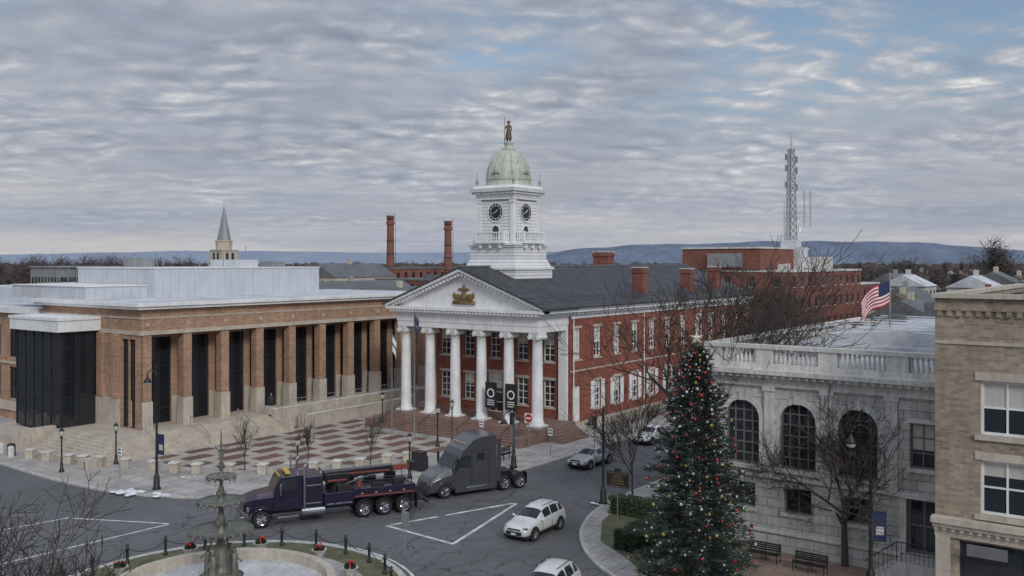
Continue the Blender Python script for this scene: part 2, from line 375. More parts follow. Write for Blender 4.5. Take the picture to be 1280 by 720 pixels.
# ------------------------------------------------------------------ COURTHOUSE
def courthouse():
    P=group('courthouse',(93,55.7,0),absm=True)
    X0,X1,Y0,Y1=72.5,114.5,46.9,64.5
    br=G();gl=G();fr=G();bl=G();st=G();sh=G()
    ops=[]
    us=[73.6+3.72*i for i in range(11)]
    for i,u in enumerate(us):
        ops.append((u-.62,u+.62,6.9,9.8))
        if i==0: ops.append((u-.7,u+.7,1.0,4.4))
        else: ops.append((u-.62,u+.62,1.95,4.6))
    wall(br,'y',Y0,X0,X1,0,11.1,ops,.25)
    for k,o in enumerate(ops):
        if k==1:
            window(sh,fr,'y',Y0,*o,.22,0,2,.2); continue
        window(gl,fr,'y',Y0,*o,.2,1,3,.13,bl,random.choice([.3,.5,.6,.95]) if o[2]>5 else random.choice([.3,.5]))
        bx(st,'y',Y0,o[0]-.15,o[1]+.15,o[2]-.16,o[2]-.002,-.1,.05); bx(st,'y',Y0,o[0]-.15,o[1]+.15,o[3]+.002,o[3]+.24,-.06,.05)
        if o[2]<5:
            for s in (-1,1):
                c=(o[0]+o[1])/2+s*.95
                bx(sh,'y',Y0,c-.3,c+.3,o[2],o[3],-.08,-.003)
                for q in range(9): bx(sh,'y',Y0,c-.24,c+.24,o[2]+.15+q*.28,o[2]+.3+q*.28,-.1,-.082)
    ops=[(54.8,56.6,1.3,5.2)]
    for y in (49.3,52.4,59,62.1): ops+= [(y-.62,y+.62,2.3,4.9),(y-.62,y+.62,6.6,9.2)]
    ops.append((55.1,56.3,6.6,9.2))
    wall(br,'x',X0,Y0,Y1,0,11.1,ops,.25)
    for o in ops:
        window(gl,fr,'x',X0,*o,.2,1,3,.09,bl,random.choice([0,.4])); bx(st,'x',X0,o[0]-.15,o[1]+.15,o[2]-.16,o[2]-.002,-.1,.05); bx(st,'x',X0,o[0]-.15,o[1]+.15,o[3]+.002,o[3]+.24,-.06,.05)
    br.quad((X0,Y1,0),(X1,Y1,0),(X1,Y1,11.1),(X0,Y1,11.1)); br.quad((X1,Y0,0),(X1,Y1,0),(X1,Y1,11.1),(X1,Y0,11.1))
    br.add([(X1,Y0,11.1),(X1,Y1,11.1),(X1,55.7,15.1)],[(0,1,2)])
    make('walls',br,M['redbrick'],P); make('window_glass',gl,M['glass'],P); make('window_frames',fr,M['white'],P); make('blinds',bl,M['blind'],P)
    st.box(X0-.06,Y0-.08,0,X1+.06,Y0-.004,1.0)
    st.box(X0,Y0-.05,5.75,X1,Y0-.004,5.9)
    make('stone_trim',st,M['beige'],P); make('shutters',sh,M['white'],P)
    w=G()
    for z0,z1,o in ((10.75,11.15,.1),(11.15,11.4,.35),(11.4,11.7,.75)):
        w.box(X0+.1,Y0-o,z0,X1+o*.6,Y0-.003,z1); w.box(X0+.1,Y1+.003,z0,X1+o*.6,Y1+o,z1)
    for i in range(int((X1-X0)/.42)): w.box(X0+.5+i*.42,Y0-.52,11.18,X0+.7+i*.42,Y0-.36,11.39)
    a,b,c=67.65,47.15,64.25
    w.box(a,b,9.7,X0-.003,c,10.25); w.box(a-.06,b-.06,10.25,X0-.003,c+.06,10.98); 
    w.box(a-.25,b-.25,10.98,X0-.003,c+.25,11.15); w.box(a-.75,b-.95,11.42,X0+.09,c+.95,11.7)
    w.box(a-.55,b-.5,11.15,X0-.003,c+.5,11.42)
    for i in range(43): w.box(a-.68,b-.3+i*.42,11.2,a-.552,b-.1+i*.42,11.4)
    yc=55.7; hw=9.5; zt=15.2
    w.add([(a+.05,b-.1,11.7),(a+.05,c+.1,11.7),(a+.05,yc,14.85)],[(0,1,2)])
    for s in (-1,1):
        for (d0,d1,xa,xb) in ((-.42,-.15,a-.45,a+.4),(-.15,.12,a-.8,a-.1)):
            y_e=yc+s*hw; z_e=11.72
            w.add([(xa,y_e,z_e+d0+.1),(xa,yc,zt+d0+.1),(xa,yc,zt+d1+.1),(xa,y_e,z_e+d1+.1),(xb,y_e,z_e+d0+.1),(xb,yc,zt+d0+.1),(xb,yc,zt+d1+.1),(xb,y_e,z_e+d1+.1)],
               [(0,1,2,3),(4,5,6,7),(0,1,5,4),(2,3,7,6),(0,3,7,4)])
        for i in range(20):
            t=(i+.5)/20; y=yc+s*hw*(1-t)*.94; z=11.3+3.3*(1-abs(y-yc)/hw*1.0)+.2
            w.box(a-.62,y-.12,z-.02,a-.4,y+.12,z+.2)
    make('cornice',w,M['white'],P)
    r=G()
    for s in (-1,1):
        y_e=yc+s*9.85; zr=15.42; ze=11.72+.05
        r.add([(66.75,y_e,ze),(X1+.6,y_e,ze),(X1+.6,yc,zr),(66.75,yc,zr),(66.75,y_e,ze+.16),(X1+.6,y_e,ze+.16),(X1+.6,yc,zr+.16),(66.75,yc,zr+.16)],
              [(4,5,6,7),(0,1,5,4),(1,2,6,5),(3,0,4,7),(0,1,2,3)])
    make('roof',r,M['slate'],P)
    rr=G(); rr.tube((66.8,yc,15.6),(X1+.6,yc,15.6),.12,.12,6)
    for y_,z_ in ((47.2,12.5),(48.1,12.82)): 
        for i in range(94): rr.box(67.5+i*.5,y_-.03,z_-.05,67.56+i*.5,y_+.03,z_+.16)
        rr.tube((67,y_,z_+.12),(X1,y_,z_+.12),.02,.02,4)
    make('ridge_and_snow_guards',rr,M['roofg'],P)
    gt=G(); gt.tube((X0+.2,Y0-.85,11.72),(X1+.5,Y0-.85,11.72),.09,.09,6)
    for x_ in (X0+.35,86.5,100.3,X1-.3): gt.tube((x_,Y0-.14,.4),(x_,Y0-.14,11.0),.06,.06,6)
    make('gutters',gt,M['white'],P)
    cg=G();cs=G()
    for i in range(6):
        y=47.7+3.2*i; x=68.3
        cg.lathe([(.66,.12),(.68,.2),(.62,.28),(.56,.34),(.6,.42),(.54,.48)]+[(.52-.085*(t/8)**1.4,.5+7.25*t/8) for t in range(9)]+[(.5,7.8),(.52,7.88),(.46,7.95)],(x,y,1.3),20)
        cs.box(x-.7,y-.7,1.3,x+.7,y+.7,1.43); cs.box(x-.58,y-.58,9.5,x+.58,y+.58,9.7)
        for s in (-1,1):
            cs.tube((x-.62,y+s*.46,9.3),(x+.62,y+s*.46,9.3),.22,.22,12)
            cs.tube((x-.64,y+s*.46,9.3),(x+.64,y+s*.46,9.3),.1,.1,8)
        cs.box(x-.5,y-.45,9.3,x+.5,y+.45,9.5)
    for y in (47.6,63.8): cs.box(X0-.3,y-.45,1.3,X0-.01,y+.45,9.7)
    make('column_shafts',cg,M['white'],P,smooth=True); make('column_capitals',cs,M['white'],P)
    p=G(); p.box(66.6,46.4,0,X0-.004,65,1.3)
    for i in range(7): p.box(66.6-.36*(7-i),47.2,0.0,66.6-.36*(6-i)-.003,64.2,.15+.165*(i+1)-.02)
    for y in (46.4,64.2): p.box(63.9,y,0,66.597,y+.78,.95)
    for i in range(5): p.box(67.8,46.4-.36*(5-i),0,72,46.4-.36*(4-i)-.003,.15+.2*(i+1))
    make('porch_steps',p,M['brownstone'],P)
    hr=G()
    for y in (48.5,53.4,58,62.9):
        hr.tube((63.8,y,1.05),(66.7,y,2.3),.03,.03,6); hr.tube((63.9,y,.2),(63.9,y,1.1),.03,.03,6); hr.tube((66.6,y,1.3),(66.6,y,2.25),.03,.03,6)
    make('handrails',hr,M['black'],P)
    o=G(); x=a-.05; cy=55.7; z=12.75
    o.ball((x,cy,z),.5,10,6,(.35,.8,1)); 
    for s in (-1,1):
        o.ball((x,cy+s*.75,z-.05),.42,8,5,(.3,1.1,.8)); o.ball((x,cy+s*1.15,z+.15),.2,8,5,(.5,.9,1.4)); o.tube((x,cy+s*.5,z-.35),(x,cy+s*1.35,z-.5),.12,.1,6)
        o.ball((x,cy+s*.35,z+.7),.3,8,5,(.4,1.2,.5)); 
    o.ball((x,cy,z+.75),.22,8,5,(.6,.7,1)); o.ball((x,cy,z+1.02),.11,8,5); o.box(x-.1,cy-1.3,z-.72,x+.06,cy+1.3,z-.52)
    make('coat_of_arms',o,M['gold'],P,smooth=True)
    ch=G();cc=G()
    for (u,v,wu,wv,zb,zt2) in ((88.4,48.3,1.1,1.3,12,15.4),(99.9,48.3,1.1,1.3,12,15.2),(107.5,48.3,1.1,1.3,12,15.4),(103.4,61.8,1.6,2.2,12,17.3)):
        ch.box(u-wu/2,v-wv/2,zb,u+wu/2,v+wv/2,zt2); ch.box(u-wu/2-.1,v-wv/2-.1,zt2-.5,u+wu/2+.1,v+wv/2+.1,zt2-.2)
        cc.box(u-wu/2-.06,v-wv/2-.06,zt2,u+wu/2+.06,v+wv/2+.06,zt2+.12)
    make('chimneys',ch,M['farbrick'],P); make('chimney_caps',cc,M['stonetrim'],P)
    bn=G(); bw=G()
    for y in (50.0,52.3):
        bn.box(67.4,y-.65,2.6,67.45,y+.65,5.0)
        for i in range(18):
            t=2*math.pi*i/18;t2=2*math.pi*(i+1)/18
            bw.quad((67.39,y+.3*math.cos(t),4+.3*math.sin(t)),(67.39,y+.3*math.cos(t2),4+.3*math.sin(t2)),(67.39,y+.42*math.cos(t2),4+.42*math.sin(t2)),(67.39,y+.42*math.cos(t),4+.42*math.sin(t)))
        for q in range(3): bw.quad((67.39,y-.4,3.3-q*.2),(67.39,y+.4,3.3-q*.2),(67.39,y+.4,3.38-q*.2),(67.39,y-.4,3.38-q*.2))
    make('banners',bn,M['black'],P); make('banner_emblems',bw,M['white'],P)
    # tower
    tx,ty=74.7,55.7
    def sq(g,h,z0,z1,h1=None):
        h1=h if h1 is None else h1
        g.add([(tx-h,ty-h,z0),(tx+h,ty-h,z0),(tx+h,ty+h,z0),(tx-h,ty+h,z0),(tx-h1,ty-h1,z1),(tx+h1,ty-h1,z1),(tx+h1,ty+h1,z1),(tx-h1,ty+h1,z1)],[(0,1,5,4),(1,2,6,5),(2,3,7,6),(3,0,4,7),(4,5,6,7)])
    sd=G(); t=G()
    sq(sd,3.15,12.6,15.3); sq(t,3.3,15.3,15.55); sq(sd,3.1,15.55,16.3,2.75); sq(sd,2.72,16.3,17.5); sq(t,2.85,17.5,17.68); sq(t,2.95,17.68,17.85)
    sq(sd,2.08,17.85,22.2)
    for sx in (-1,1):
        for sy in (-1,1):
            t.box(tx+sx*2.0-.2,ty+sy*2.0-.2,17.853,tx+sx*2.0+.2,ty+sy*2.0+.2,22.2)
            t.box(tx+sx*2.0-.27,ty+sy*2.0-.27,21.9,tx+sx*2.0+.27,ty+sy*2.0+.27,22.15)
    sq(t,2.3,22.2,22.45); sq(t,2.35,22.45,22.85); sq(t,2.75,22.95,23.3,2.85); sq(t,2.55,22.85,22.95); sq(t,2.5,23.3,23.6,2.4)
    for i in range(18):
        d=-2.6+i*.3
        t.box(tx-2.62,ty+d,22.72,tx-2.352,ty+d+.15,22.93); t.box(tx+d,ty-2.62,22.72,tx+d+.15,ty-2.352,22.93)
    bal=G()
    for k in range(4):
        ca,sa=[(1,0),(0,1),(-1,0),(0,-1)][k]
        def q(u,v,z): return (tx+ca*u-sa*v,ty+sa*u+ca*v,z)
        def bq(u0,u1,v0,v1,z0,z1):
            p0=q(u0,v0,z0);p1=q(u1,v1,z1); t.box(min(p0[0],p1[0]),min(p0[1],p1[1]),z0,max(p0[0],p1[0]),max(p0[1],p1[1]),z1)
        bq(2.1,3.25,-1.75,1.75,17.86,18.05); 
        for v in (-1.2,0,1.2): bq(2.8,3.1,v-.12,v+.12,17.4,17.858)
        bq(3.0,3.2,-1.75,1.75,18.85,18.98); bq(3.0,3.2,-1.75,1.75,18.055,18.15)
        for v in (-1.65,1.65): bq(2.98,3.22,v-.12,v+.12,18.06,19.05); bq(2.1,3.0,v-.06,v+.06,18.86,18.97)
        for i in range(11):
            v=-1.35+i*.27; p=q(3.1,v,18.15); bal.lathe([(.05,0),(.09,.18),(.05,.45),(.07,.7)],p,6)
        for i in range(3):
            for v in (-1.65,1.65): p=q(2.3+i*.25,v,18.05); bal.lathe([(.05,0),(.09,.18),(.05,.45),(.07,.8)],p,6)
    make('balusters',bal,M['white'],P,smooth=True)
    ck=G();cr=G();dk=G()
    for k in range(4):
        ca,sa=[(-1,0),(0,-1),(1,0),(0,1)][k]
        def q(r,u,z): return (tx+ca*r-sa*u,ty+sa*r+ca*u,z)
        zc=20.95
        n=32
        def ring(g,r0,r1,d):
            for i in range(n):
                a1=2*math.pi*i/n;a2=2*math.pi*(i+1)/n
                g.quad(q(d,r0*math.cos(a1),zc+r0*math.sin(a1)),q(d,r0*math.cos(a2),zc+r0*math.sin(a2)),q(d,r1*math.cos(a2),zc+r1*math.sin(a2)),q(d,r1*math.cos(a1),zc+r1*math.sin(a1)))
        ring(ck,0,.86,2.14); ring(cr,.86,1.0,2.17); ring(cr,.62,.66,2.15)
        for h in range(12):
            a=math.pi*h/6; cr.tube(q(2.15,.68*math.cos(a),zc+.68*math.sin(a)),q(2.15,.8*math.cos(a),zc+.8*math.sin(a)),.035,.035,4)
        for a,L,wd in ((math.radians(90-50),.42,.05),(math.radians(90-250),.62,.035)): cr.tube(q(2.17,0,zc),q(2.17,L*math.cos(a),zc+L*math.sin(a)),wd,wd*.6,4)
        pts=[(-.45,18.06),(.45,18.06),(.45,19.2)]+[(.45*math.cos(math.pi*i/8),19.2+.45*math.sin(math.pi*i/8)) for i in range(1,8)]+[(-.45,19.2)]
        dk.quad(*[q(2.1,a_,b_) for a_,b_ in pts])
        for i in range(1,len(pts)-1): cr.tube(q(2.12,*pts[i]),q(2.12,*pts[i+1]),.06,.06,4)
        cr.tube(q(2.12,-.45,18.06),q(2.12,-.45,19.2),.06,.06,4)
    make('clock_faces',ck,M['black'],P); make('clock_rings_hands',cr,M['white'],P); make('tower_doors',dk,M['glass'],P)
    make('tower_siding',sd,M['siding'],P); make('tower_trim',t,M['white'],P)
    d=G()
    d.lathe([(2.38,23.6),(2.38,23.75),(2.28,23.8),(2.28,24.2),(2.36,24.25),(2.3,24.35)],(tx,ty,0),32)
    prof=[(2.22*math.cos(a)**.85,24.35+2.95*math.sin(a)) for a in [i*1.42/12 for i in range(13)]]
    d.lathe(prof,(tx,ty,0),32)
    d.lathe([(.5,27.2),(.62,27.3),(.62,27.42),(.42,27.5),(.4,27.85),(.5,27.92),(.5,28.0),(0,28.02)],(tx,ty,0),16)
    for i in range(16):
        a=2*math.pi*i/16
        for j in range(12):
            r0,z0=prof[j];r1,z1=prof[j+1]
            d.tube((tx+r0*math.cos(a),ty+r0*math.sin(a),z0),(tx+r1*math.cos(a),ty+r1*math.sin(a),z1),.06,.055,4,False)
    make('dome',d,M['dome'],P,smooth=True)
    u=G()
    for sx in (-1,1):
        for sy in (-1,1):
            u.lathe([(.14,0),(.14,.1),(.06,.15),(.16,.4),(.12,.6),(.04,.7),(.03,1.4),(0,1.5)],(tx+sx*2.25,ty+sy*2.25,23.55),8)
    for k in range(4):
        a=math.pi/2*k+math.pi; cx,cy=tx+2.05*math.cos(a),ty+2.05*math.sin(a)
        for dz,dr,s in ((24.9,0,.32),(25.3,-.12,.2)):
            u.ball((cx+dr*math.cos(a),cy+dr*math.sin(a),dz),s,8,5)
        for s in (-1,1): u.ball((cx-s*.38*math.sin(a),cy+s*.38*math.cos(a),24.75),.2,8,5)
    make('urn_finials',u,M['grey'],P,smooth=True)
    S_=group('statue',(tx-93,0,28.0),math.radians(200)); S_.parent=P
    figure(S_,2.15,M['bronze'],M['bronze'],True,True)
    s=G(); s.tube((.27,-.33,0),(.27,-.33,2.6),.035,.02,6); s.lathe([(.34,0),(.3,.4),(.2,1.0)],(0,0,.35),10); s.lathe([(.0,0.12),(.13,.1),(.14,0),(.24,-.02)],(0,0,2.1),10); make('staff_and_coat',s,M['bronze'],S_,smooth=True)
courthouse()
# ------------------------------------------------------------------ JUSTICE CENTER
def justice():
    P=group('justice_center_building',(60,85,0),absm=True)
    b=G();be=G();gl=G();mu=G();w=G()
    cols=[45.75+4.0*i for i in range(10)]
    ops=[(c+.35,c+3.65,1.55,9.3) for c in cols[:-1]]
    YB=75.1
    wall(b,'y',YB,45.2,83,1.4,9.7,ops,.25)
    for o in ops: window(gl,mu,'y',YB,*o,.22,2,5,.09)
    for c in cols:
        b.box(c-.42,73.1,3.9,c+.42,73.9,9.7); be.box(c-.5,73.03,1.4,c+.5,73.98,3.9)
        be.box(c-.33,YB-.08,1.4,c+.33,YB-.003,3.9)
    b.box(45.2,73.05,10.05,83,75.9,11.1); be.box(45.1,72.98,9.7,83,75.9,10.05); be.box(45.12,73.0,11.1,83,75.9,11.25); b.box(45.2,73.05,11.25,83,75.9,11.95)
    for c in cols: be.box(c-.16,73.0,10.45,c+.16,73.045,10.75)
    w.box(44.6,72.5,11.95,83,90.5,12.2); w.box(44.4,72.3,12.2,83,90.7,12.5)
    ops=[(74.05,76.2,1.55,9.3)]
    wall(b,'x',45.2,73.1,90,1.4,9.7,ops,.3)
    window(gl,mu,'x',45.2,*ops[0],.28,1,5,.09)
    b.box(45.2,75.9,9.7,83,90,11.95)
    be.box(44.95,76.4,1.4,45.197,80,4.0); be.box(45.1,75.95,9.7,45.196,90,10.05); be.box(45.12,75.95,11.1,45.196,90,11.25)
    b.box(44.9,76.5,4.0,45.195,77.4,9.7); b.box(44.9,78.9,4.0,45.195,79.8,9.7)
    x0,x1,y0,y1=41.7,45.19,80,87.7
    gl2=G(); gl2.box(x0,y0,1.2,x1,y1,9.9)
    for i in range(6):
        y=y0+(y1-y0)*i/5; mu.box(x0-.08,y-.035,1.2,x0-.004,y+.035,9.9)
    for i in range(3): x=x0+(x1-x0)*i/2; mu.box(x-.035,y0-.08,1.2,x+.035,y0-.004,9.9)
    for j in range(7):
        z=1.2+j*1.44; mu.box(x0-.06,y0,z-.03,x0-.005,y1,z+.03); mu.box(x0,y0-.06,z-.03,x1,y0-.005,z+.03)
    w.box(x0-.45,y0-.45,9.903,x1,y1+.45,10.9); w.box(x0-.55,y0-.55,10.9,x1-.01,y1+.55,11.15)
    ops=[]
    for i in range(8):
        y=91+i*4.2; ops+= [(y,y+2.4,2.2,5.4),(y,y+2.4,6.4,9.6)]
    wall(b,'x',45.6,90,126,0,10.9,ops,.25)
    for o in ops: window(gl,mu,'x',45.6,*o,.22,2,2,.09)
    w.box(45.1,90.72,10.9,80,126,11.5); be.box(45.4,90.01,1.0,45.597,126,1.9); be.box(45.45,90.01,5.7,45.597,126,5.95)
    rf=G(); rf.box(44.9,73,12.503,82.8,90.2,12.55); rf.box(46,91,11.503,80,126,11.56)
    pn=G(); pn.box(52,82,12.55,73.2,96,15.4); pn.box(45.6,83,12.55,51.99,97,13.7); pn.box(63.5,84.5,15.4,66.5,89,16.3); pn.box(50,100,11.56,70,120,13.2)
    w.box(51.9,81.9,15.4,73.3,96.1,15.5); w.box(45.5,82.9,13.7,51.9,97.1,13.8)
    make('roof_membrane',rf,M['roofw'],P); make('penthouse',pn,M['panel'],P)
    ct=G()
    ct.box(51,98.2,14.4,58,104,15.4); 
    for i in range(8): ct.box(51+i*.95,98,13.2,51.1+i*.95,98.1,15.5)
    for i in range(9): ct.box(50.9,98.3+i*.7,13.2,51.0,98.4+i*.7,15.5)
    ct.box(50.8,97.9,15.45,58.2,104.2,15.6)
    for x,y in ((55,85),(60,86),(68,88),(71,84),(57.5,90)): ct.tube((x,y,15.4),(x,y,16.2),.06,.06,6)
    ct.box(67.5,83.5,15.5,69.5,85.5,16.1); ct.box(56,92,15.5,58.5,94,16.5)
    ct.tube((69,90,15.4),(69,90,18),.04,.04,5); ct.tube((61.5,84,15.4),(61.5,84,17),.04,.04,5)
    make('roof_equipment',ct,M['grey'],P)
    make('brick_walls',b,M['tanbrick_j'],P); make('precast_trim',be,M['beige'],P); make('glazing',gl,M['glass_b'],P); make('pavilion_glass',gl2,M['glass_b'],P); make('mullions',mu,M['mull'],P); make('white_cornice',w,M['white'],P)
    s=G()
    for i in range(8): s.box(38.6+.38*i,68.6+.38*i,.0,57.4-.003*i,80.2-.003*i,.13+.17*(i+1))
    s.box(57.4,71.6,0,84,75.09,1.49); s.box(38.7,80.2,0,45.1,90,1.0)
    make('terrace_steps',s,M['beige'],P)
    t=G()
    t.box(57.42,70.5,0,77,71.0,2.0); t.box(57.42,68.3,0,57.9,70.497,1.1); t.box(60,69.4,0,76,69.8,1.2); t.box(57.3,71.0,1.5,57.9,72.2,2.2)
    t.box(38.5,80.4,0,41.6,81.1,1.7); t.box(37.6,68.3,0,38.5,69.3,.85)
    for x in (60,76): t.box(x-.3,69.3,0,x+.3,69.9,1.5)
    make('planter_walls',t,M['beige'],P)
    c=G(); c.box(57.4,70.45,2.0,77.1,71.05,2.1); c.box(59.9,69.35,1.2,76.1,69.85,1.28); make('wall_caps',c,M['stonetrim'],P)
    h=G()
    for (p,q) in (((44,68.8),(44,71.6)),((49,68.8),(49,71.6)),((54,68.8),(54,71.6))):
        h.tube((*p,1.15),(*q,2.45),.03,.03,6); h.tube((*p,.2),(*p,1.15),.03,.03,6); h.tube((*q,1.4),(*q,2.45),.03,.03,6)
    h.tube((58,70.75,2.75),(77,70.75,2.75),.03,.03,6)
    for i in range(14): h.tube((58+i*1.45,70.75,2.1),(58+i*1.45,70.75,2.75),.02,.02,5)
    make('handrails',h,M['grey'],P)
justice()
# ------------------------------------------------------------------ BANK
def bank():
    P=group('bank_building',(62,15,0),absm=True)
    X=49.7; Y0,Y1=7.5,22.9
    s=G();gl=G();fr=G();t=G();ir=G();bl=G()
    arch=[(20.65,1.0),(17.5,1.0),(14.3,1.0)]
    ops=[]
    for y,h in arch: ops+= [(y-h,y+h,4.7,8.3),(y-.75,y+.75,2.3,3.7)]
    ops+= [(11.15-.6,11.15+.6,5.6,7.9),(10.3,11.9,1.3,4.1)]
    wall(s,'x',X,Y0,Y1,0,9.7,ops,.35)
    for y,h in arch:
        zc=8.3-h
        for sg in (-1,1):
            pts=[(y+sg*h,8.3)]+[(y+sg*h*math.cos(math.pi/2*i/8),zc+h*math.sin(math.pi/2*i/8)) for i in range(9)]
            for i in range(1,9):
                s.add([(X,*pts[0]),(X,*pts[i]),(X,*pts[i+1])],[(0,1,2)])
                s.quad((X,*pts[i]),(X,*pts[i+1]),(X+.35,*pts[i+1]),(X+.35,*pts[i]))
        window(gl,fr,'x',X,y-h,y+h,4.7,8.3,.3,3,5,.11)
        for i in range(12):
            a=math.pi*i/12;b=math.pi*(i+1)/12; r0,r1=h+.003,h+.32
            t.add([(X-.06,y+r0*math.cos(a),zc+r0*math.sin(a)),(X-.06,y+r0*math.cos(b),zc+r0*math.sin(b)),(X-.06,y+r1*math.cos(b),zc+r1*math.sin(b)),(X-.06,y+r1*math.cos(a),zc+r1*math.sin(a)),
                   (X,y+r1*math.cos(b),zc+r1*math.sin(b)),(X,y+r1*math.cos(a),zc+r1*math.sin(a))],[(0,1,2,3),(3,2,4,5)])
        bx(t,'x',X,y-h-.32,y-h,4.7,zc,-.06,-.003); bx(t,'x',X,y+h,y+h+.32,4.7,zc,-.06,-.003)
        bx(t,'x',X,y-h-.35,y+h+.35,4.5,4.698,-.16,-.003); bx(t,'x',X,y-.16,y+.16,8.28,8.8,-.12,-.062)
        window(gl,fr,'x',X,y-.75,y+.75,2.3,3.7,.33,1,0,.09); bx(t,'x',X,y-.9,y+.9,2.14,2.298,-.1,-.003)
    window(gl,fr,'x',X,11.15-.6,11.15+.6,5.6,7.9,.3,1,2,.09,bl,.6); bx(t,'x',X,10.4,11.9,5.42,5.598,-.12,-.003); bx(t,'x',X,10.45,11.85,7.9,8.12,-.1,-.003)
    window(gl,fr,'x',X,10.3,11.9,1.3,4.1,.33,1,1,.16); bx(t,'x',X,10.0,12.2,4.1,4.35,-.25,-.003)
    for a,b in ((10.0,10.3),(11.9,12.2)): bx(t,'x',X,a,b,1.2,4.1,-.1,-.003)
    for y in (22.5,19.07,15.9,12.6,9.3): bx(t,'x',X,y-.28,y+.28,4.3,8.9,-.12,-.003); bx(t,'x',X,y-.36,y+.36,8.9,9.15,-.18,-.003)
    bx(t,'x',X,Y0,Y1,1.1,1.25,-.1,-.003); bx(t,'x',X,Y0,Y1+.1,4.12,4.3,-.14,-.0035)
    for z0,z1,o in ((9.15,9.35,.14),(9.35,9.65,.1),(9.65,9.85,.4),(9.85,10.1,.7)): t.box(X-o,Y0,z0,X-.002 if z1<9.7 else X+1,Y1+o,z1)
    for i in range(36): t.box(X-.55,Y0+.2+i*.43,9.66,X-.402,Y0+.4+i*.43,9.848)
    s.box(X+.02,Y1-.02,0,80,Y1,9.7); s.box(79.98,Y0,0,80,Y1,10)
    t.box(X+1,Y1-.3,9.85,80,Y1+.6,10.1)
    t.box(X+.0,Y0,10.1,X+.5,Y1,10.4); t.box(X-.05,Y0,11.2,X+.5,Y1+.05,11.42)
    bal=G()
    for y1,y0 in ((21.9,19.9),(18.9,16.4),(15.4,12.9),(11.8,9.5)):
        n=int((y1-y0)/.24)
        for i in range(n): bal.lathe([(.06,0),(.1,.12),(.1,.25),(.05,.5),(.07,.8)],(X+.22,y0+(i+.5)*(y1-y0)/n,10.4),6)
    for a,b in ((22.95,21.9),(19.9,18.9),(16.4,15.4),(12.9,11.8),(9.5,7.5)): t.box(X+.03,b,10.403,X+.46,a,11.197)
    for i in range(90):
        bal.lathe([(.06,0),(.1,.12),(.1,.25),(.05,.5),(.07,.8)],(X+.8+i*.3,Y1-.15,10.4),5)
    t.box(X+.5,Y1-.4,10.1,79.9,Y1,10.4); t.box(X+.5,Y1-.4,11.2,79.9,Y1+.05,11.42)
    rf=G(); rf.box(X+.4,Y0,10.0,79.9,Y1-.3,10.35)
    ro=G(); ro.box(57,Y0,10.35,77,20.5,11.0); ro.prof_x([(8,11),(20,11),(19,11.5),(14,11.9),(9,11.5)],58,76)
    for i in range(7): ro.box(58+i*2.6,8,11.9,58.12+i*2.6,19.5,11.98)
    make('roof_surface',rf,M['roofw'],P); make('roof_monitor',ro,M['roofw'],P)
    hv=G(); hv.box(68,11,11.9,70,12.5,12.9); hv.box(72,13,11.9,73,14,12.6); hv.tube((66,18,11.3),(66,18,12.4),.15,.15,8); hv.tube((63,9,11.4),(63,9,12.3),.2,.2,8); hv.box(74.5,15,11.5,76,16.6,13); hv.box(70,17,11.3,71,18,12.2); make('roof_equipment',hv,M['roofg'],P)
    st=G(); st.box(X-1.6,10.2,0,X-.004,12,1.25)
    for i in range(5): st.box(X-1.6,12+.3*i,0,X-.1,12.297+.3*i,1.25-.22*(i+1))
    make('stoop',st,M['stonetrim'],P)
    ir.tube((X-1.55,10.3,2.2),(X-1.55,12,2.2),.03,.03,6)
    ir.tube((X-1.55,12,2.2),(X-1.55,13.5,1.0),.03,.03,6)
    for i in range(9): ir.tube((X-1.55,10.3+i*.21,1.2),(X-1.55,10.3+i*.21,2.2),.015,.015,4)
    for i in range(7): ir.tube((X-1.55,12+i*.21,.8-.12*i),(X-1.55,12+i*.21,2.2-.17*i),.015,.015,4)
    make('railing',ir,M['black'],P)
    make('stone_walls',s,M['stone'],P); make('window_glass',gl,M['glass'],P); make('window_frames',fr,M['mullg'],P); make('cornice_trim',t,M['stonetrim'],P); make('balusters',bal,M['stonetrim'],P,smooth=True); make('blinds',bl,M['blind'],P)
bank()
